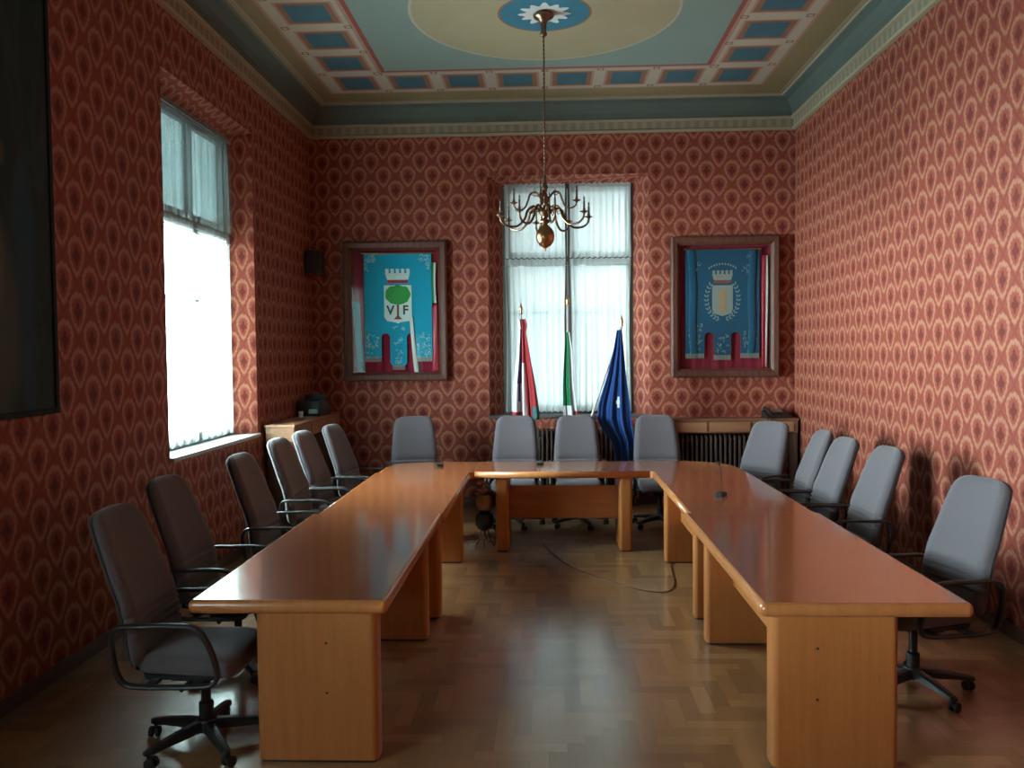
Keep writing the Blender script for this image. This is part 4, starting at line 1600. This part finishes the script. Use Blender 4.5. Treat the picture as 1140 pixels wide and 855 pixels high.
lathe(bm, [(0.012, zt - 0.215), (0.03, zt - 0.20), (0.032, zt - 0.185), (0.022, zt - 0.17), (0.028, zt - 0.10), (0.034, zt - 0.09), (0.045, zt - 0.07), (0.085, zt - 0.05), (0.09, zt - 0.03), (0.06, zt - 0.012)], n=24)
obj('ceiling_canopy', bm, BRASSD, ch, smooth=True)

# ------------------------------------------------------------------ small things


def desk_mic(label, x, y, rz):
    t = thing('desk_microphone', label, 'microphone', (x, y, TZ + 0.0005), rz, 'small black desk microphones')
    bm = newbm()
    rounded_box(bm, -0.035, 0.035, -0.05, 0.05, 0, 0.028, 0.015)
    obj('mic_base', bm, BLACK, t, bev=0.004)
    bm = newbm()
    P_ = smoothpts([(0, 0.02, 0.025), (0, 0.02, 0.10), (0, 0.0, 0.18), (0, -0.04, 0.24)], 5)
    tube(bm, P_, 0.0028, 6)
    obj('gooseneck', bm, STEEL if False else BLACK, t, smooth=True)
    bm = newbm()
    tube(bm, [(0, -0.036, 0.235), (0, -0.055, 0.262)], 0.007, 8)
    obj('mic_head', bm, BLACKR, t, smooth=True)


desk_mic('small black gooseneck microphone on the back left corner table', -1.03, 8.05, R(20))
desk_mic('small black gooseneck microphone on the head table, in front of the red flag', -0.065, 8.16, R(180))
desk_mic('small black gooseneck microphone on the right row table', 1.30, 6.36, R(-30))

# speaker high on the left wall
t = thing('wall_speaker', 'small black loudspeaker mounted high on the left wall near the corner', 'speaker', (XL, 9.86, 2.76))
bm = newbm()
prism(bm, [(0.03, -0.10), (0.20, -0.075), (0.20, 0.075), (0.03, 0.10)], 0, 0.27)
obj('speaker_box', bm, BLACK, t, bev=0.008)
bm = newbm()
box(bm, 0.2005, 0.206, -0.065, 0.065, 0.012, 0.258)
obj('speaker_grille', bm, BLACKR, t, bev=0.002)
bm = newbm()
box(bm, 0.0, 0.035, -0.03, 0.03, 0.08, 0.19)
obj('wall_bracket', bm, STEEL, t)

# device on the left shelf
t = thing('fax_machine', 'dark office machine on the pale shelf in the back left corner', 'fax machine', (-2.615, 9.45, 1.136), R(-8))
bm = newbm()
prism(bm, [(-0.15, 0.0), (0.15, 0.0), (0.15, 0.10), (0.02, 0.17), (-0.15, 0.17)], -0.135, 0.135, axis='x')
DTEAL = plain('dark_teal_plastic', (0.03, 0.06, 0.07), 0.3)
obj('machine_body', bm, DTEAL, t, bev=0.008)
bm = newbm()
box(bm, -0.12, 0.12, 0.02, 0.035, 0.168, 0.235)
obj('paper_tray', bm, DTEAL, t, bev=0.004)
bm = newbm()
box(bm, 0.0, 0.11, -0.156, -0.150, 0.03, 0.08)
obj('display', bm, plain('pale_display', (0.35, 0.5, 0.5), 0.15), t, bev=0.003)
# a little pot and pen holder beside it
bm = newbm()
lathe(bm, [(0.018, 0), (0.024, 0.002), (0.026, 0.07), (0.022, 0.068), (0.018, 0.01)], n=16)
o = obj('glass_jar', bm, plain('pale_jar', (0.5, 0.52, 0.5), 0.3), None, smooth=True)
o.location = (-2.66, 9.08, 1.1365)
tag(o, 'small pale jar on the shelf to the left of the dark machine', 'jar')

# telephone on the right shelf
t = thing('desk_telephone', 'black desk telephone with grey display on the back right shelf', 'telephone', (2.66, 9.93, 1.036), R(8))
bm = newbm()
prism(bm, [(-0.10, 0.0), (0.09, 0.0), (0.09, 0.075), (0.06, 0.085), (-0.10, 0.025)], -0.14, 0.14, axis='x')
obj('phone_body', bm, BLACK, t, bev=0.006)
bm = newbm()
rot = [(-0.155, -0.03), (-0.155, 0.03), (-0.09, 0.03), (-0.09, -0.03)]
tube(bm, smoothpts([(-0.105, -0.10, 0.045), (-0.105, -0.08, 0.075), (-0.105, 0.0, 0.10), (-0.105, 0.06, 0.115), (-0.105, 0.085, 0.095)], 4), 0.018, 8)
obj('handset', bm, BLACK, t, smooth=True)
bm = newbm()
prism(bm, [(-0.02, 0.066), (0.05, 0.0935), (0.05, 0.095), (-0.02, 0.0675)], -0.05, 0.08, axis='x')
obj('display', bm, plain('grey_display', (0.30, 0.36, 0.33), 0.2), t)
bm = newbm()
tube(bm, smoothpts([(-0.12, -0.09, 0.03), (-0.14, -0.125, 0.012), (-0.14, -0.135, -0.05), (-0.12, -0.13, -0.11), (-0.10, -0.13, -0.04), (-0.09, -0.10, 0.02)], 6), 0.005, 6)
obj('handset_cord', bm, BLACK, t, smooth=True)

# large dark painting on the left wall


def painting_mat():
    g = NG('dark_oil_painting', 0.6, 0.15)
    x, y, z, P = g.pos()
    n = g.noise(P, 1.6, 5, 0.6)
    n2 = g.noise(P, 4.5, 4, 0.6, (1, 1.6, 0.5))
    c = g.mix(n, (0.010, 0.020, 0.020), (0.030, 0.052, 0.048))
    c = g.mix(g.ss(n2, 0.5, 0.75, 0, 0.6), c, (0.045, 0.07, 0.075))

    def blob(cy_, cz_, ry, rz, col, k, c):
        a = g.mth('DIVIDE', g.mth('SUBTRACT', y, cy_), ry)
        b = g.mth('DIVIDE', g.mth('SUBTRACT', z, cz_), rz)
        d = g.mth('SQRT', g.mth('ADD', g.mth('MULTIPLY', a, a), g.mth('MULTIPLY', b, b)))
        d = g.mth('ADD', d, g.mth('MULTIPLY', g.mth('SUBTRACT', n2, 0.5), 0.9))
        return g.mix(g.mth('MULTIPLY', g.ss(d, 0.5, 1.15, 1, 0), k), c, col)
    c = blob(4.18, 2.0, 0.22, 0.6, (0.075, 0.085, 0.065), 0.8, c)      # robed figure
    c = blob(4.16, 2.33, 0.10, 0.34, (0.13, 0.13, 0.095), 0.7, c)
    c = blob(4.42, 2.3, 0.10, 0.8, (0.022, 0.055, 0.085), 0.8, c)
    c = blob(4.20, 2.88, 0.07, 0.10, (0.12, 0.085, 0.06), 0.7, c)
    return g.col(c)


t = thing('wall_painting', 'large dark oil painting of a robed figure on the left wall, cut by the frame', 'painting', (XL, 3.84, 1.515))
bm = newbm()
box(bm, 0.004, 0.035, -0.82, 0.82, 0.03, 2.60)
obj('canvas', bm, painting_mat(), t)
bm = newbm()
for (a, b, c, d) in ((-0.85, 0.85, 0.0, 0.032), (-0.85, 0.85, 2.598, 2.63), (-0.85, -0.818, 0.032, 2.598), (0.818, 0.85, 0.032, 2.598)):
    box(bm, 0.002, 0.045, a, b, c, d)
obj('frame_moulding', bm, plain('dark_frame', (0.020, 0.028, 0.028), 0.7, 0.15), t, bev=0.004)

# potted flowers on a wrought iron stand under the head table
t = thing('flower_stand', 'dark iron plant stand with pink flowers in a tan pot under the head table corner', 'plant stand', (-0.585, 7.86, 0))
bm = newbm()
IRON = plain('wrought_iron', (0.03, 0.03, 0.03), 0.5)
for k in range(3):
    a = R(30 + 120 * k)
    ca, sa = cos(a), sin(a)
    tube(bm, smoothpts([(0.04 * ca, 0.04 * sa, 0.36), (0.055 * ca, 0.055 * sa, 0.28), (0.03 * ca, 0.03 * sa, 0.18), (0.07 * ca, 0.07 * sa, 0.06), (0.10 * ca, 0.10 * sa, 0.008)], 6), 0.006, 8)
for z, r in ((0.35, 0.055), (0.17, 0.035)):
    tube(bm, [(r * cos(2 * pi * i / 20), r * sin(2 * pi * i / 20), z) for i in range(20)], 0.005, 6, True)
tube(bm, [(0.055 + 0.055 * cos(2 * pi * i / 20), -0.02, 0.13 + 0.075 * sin(2 * pi * i / 20)) for i in range(20)], 0.005, 6, True)
obj('iron_stand', bm, IRON, t, smooth=True)
bm = newbm()
lathe(bm, [(0.03, 0.176), (0.06, 0.18), (0.085, 0.22), (0.09, 0.27), (0.08, 0.31), (0.084, 0.325), (0.072, 0.325), (0.066, 0.29)], n=20)
obj('lower_pot', bm, plain('dark_green_pot', (0.03, 0.04, 0.038), 0.4), t, smooth=True)
bm = newbm()
lathe(bm, [(0.035, 0.357), (0.055, 0.36), (0.078, 0.41), (0.080, 0.45), (0.068, 0.49), (0.072, 0.505), (0.06, 0.505), (0.055, 0.48)], n=20)
obj('pot', bm, plain('tan_pot', (0.42, 0.28, 0.18), 0.6), t, smooth=True)
rnd = random.Random(4)
bm = newbm()
for k in range(26):
    a = rnd.uniform(0, 6.28); r = rnd.uniform(0, 0.065); z = 0.50 + rnd.uniform(0, 0.13)
    c = (r * cos(a) - 0.01, r * sin(a), z)
    n = 6
    rg = []
    for rr, zz in ((0.004, -0.012), (0.016, -0.004), (0.020, 0.006), (0.012, 0.012), (0.003, 0.008)):
        rg.append([(c[0] + rr * (1 + .2 * (i % 2)) * cos(2 * pi * i / 10), c[1] + rr * (1 + .2 * (i % 2)) * sin(2 * pi * i / 10), c[2] + zz) for i in range(10)])
    loft(bm, rg)
o = obj('blossoms', bm, plain('pink_petals', (0.85, 0.48, 0.50), 0.7, var=0.4, scale=20), t, smooth=True)
o['kind'] = 'stuff'
bm = newbm()
for k in range(16):
    a = rnd.uniform(0, 6.28); l = rnd.uniform(0.04, 0.075)
    p0 = Vector((0.04 * cos(a), 0.04 * sin(a), 0.49)); p1 = p0 + Vector((l * cos(a), l * sin(a), 0.02)); sd = Vector((-sin(a), cos(a), 0)) * 0.012
    vs = [bm.verts.new(p) for p in (p0, (p0 + p1) / 2 + sd + Vector((0, 0, 0.012)), p1, (p0 + p1) / 2 - sd + Vector((0, 0, 0.012)))]
    bm.faces.new(vs)
o = obj('leaves', bm, plain('pale_leaves', (0.28, 0.30, 0.24), 0.7), t)
o['kind'] = 'stuff'
bm = newbm()
rounded_box(bm, -0.035, 0.035, -0.03, 0.03, 0, 0.05, 0.008)
o = obj('socket_box', bm, plain('grey_box', (0.30, 0.32, 0.32), 0.4), None, bev=0.004)
o.location = (-0.695, 7.80, 0.0005)
tag(o, 'small grey socket box on the floor left of the iron plant stand', 'socket box')

# cable on the floor
bm = newbm()
tube(bm, smoothpts([(-0.05, 8.05, 0.006), (0.05, 7.6, 0.006), (0.20, 7.15, 0.006), (0.45, 6.75, 0.006), (0.72, 6.44, 0.006), (0.90, 6.40, 0.006), (0.99, 6.60, 0.006), (1.03, 7.00, 0.006), (1.06, 7.22, 0.006), (1.20, 7.60, 0.006)], 10), 0.004, 6)
o = obj('floor_cable', bm, plain('brown_cable', (0.08, 0.045, 0.03), 0.5), None, smooth=True)
tag(o, 'thin dark cable looping over the parquet towards the right tables', 'cable')
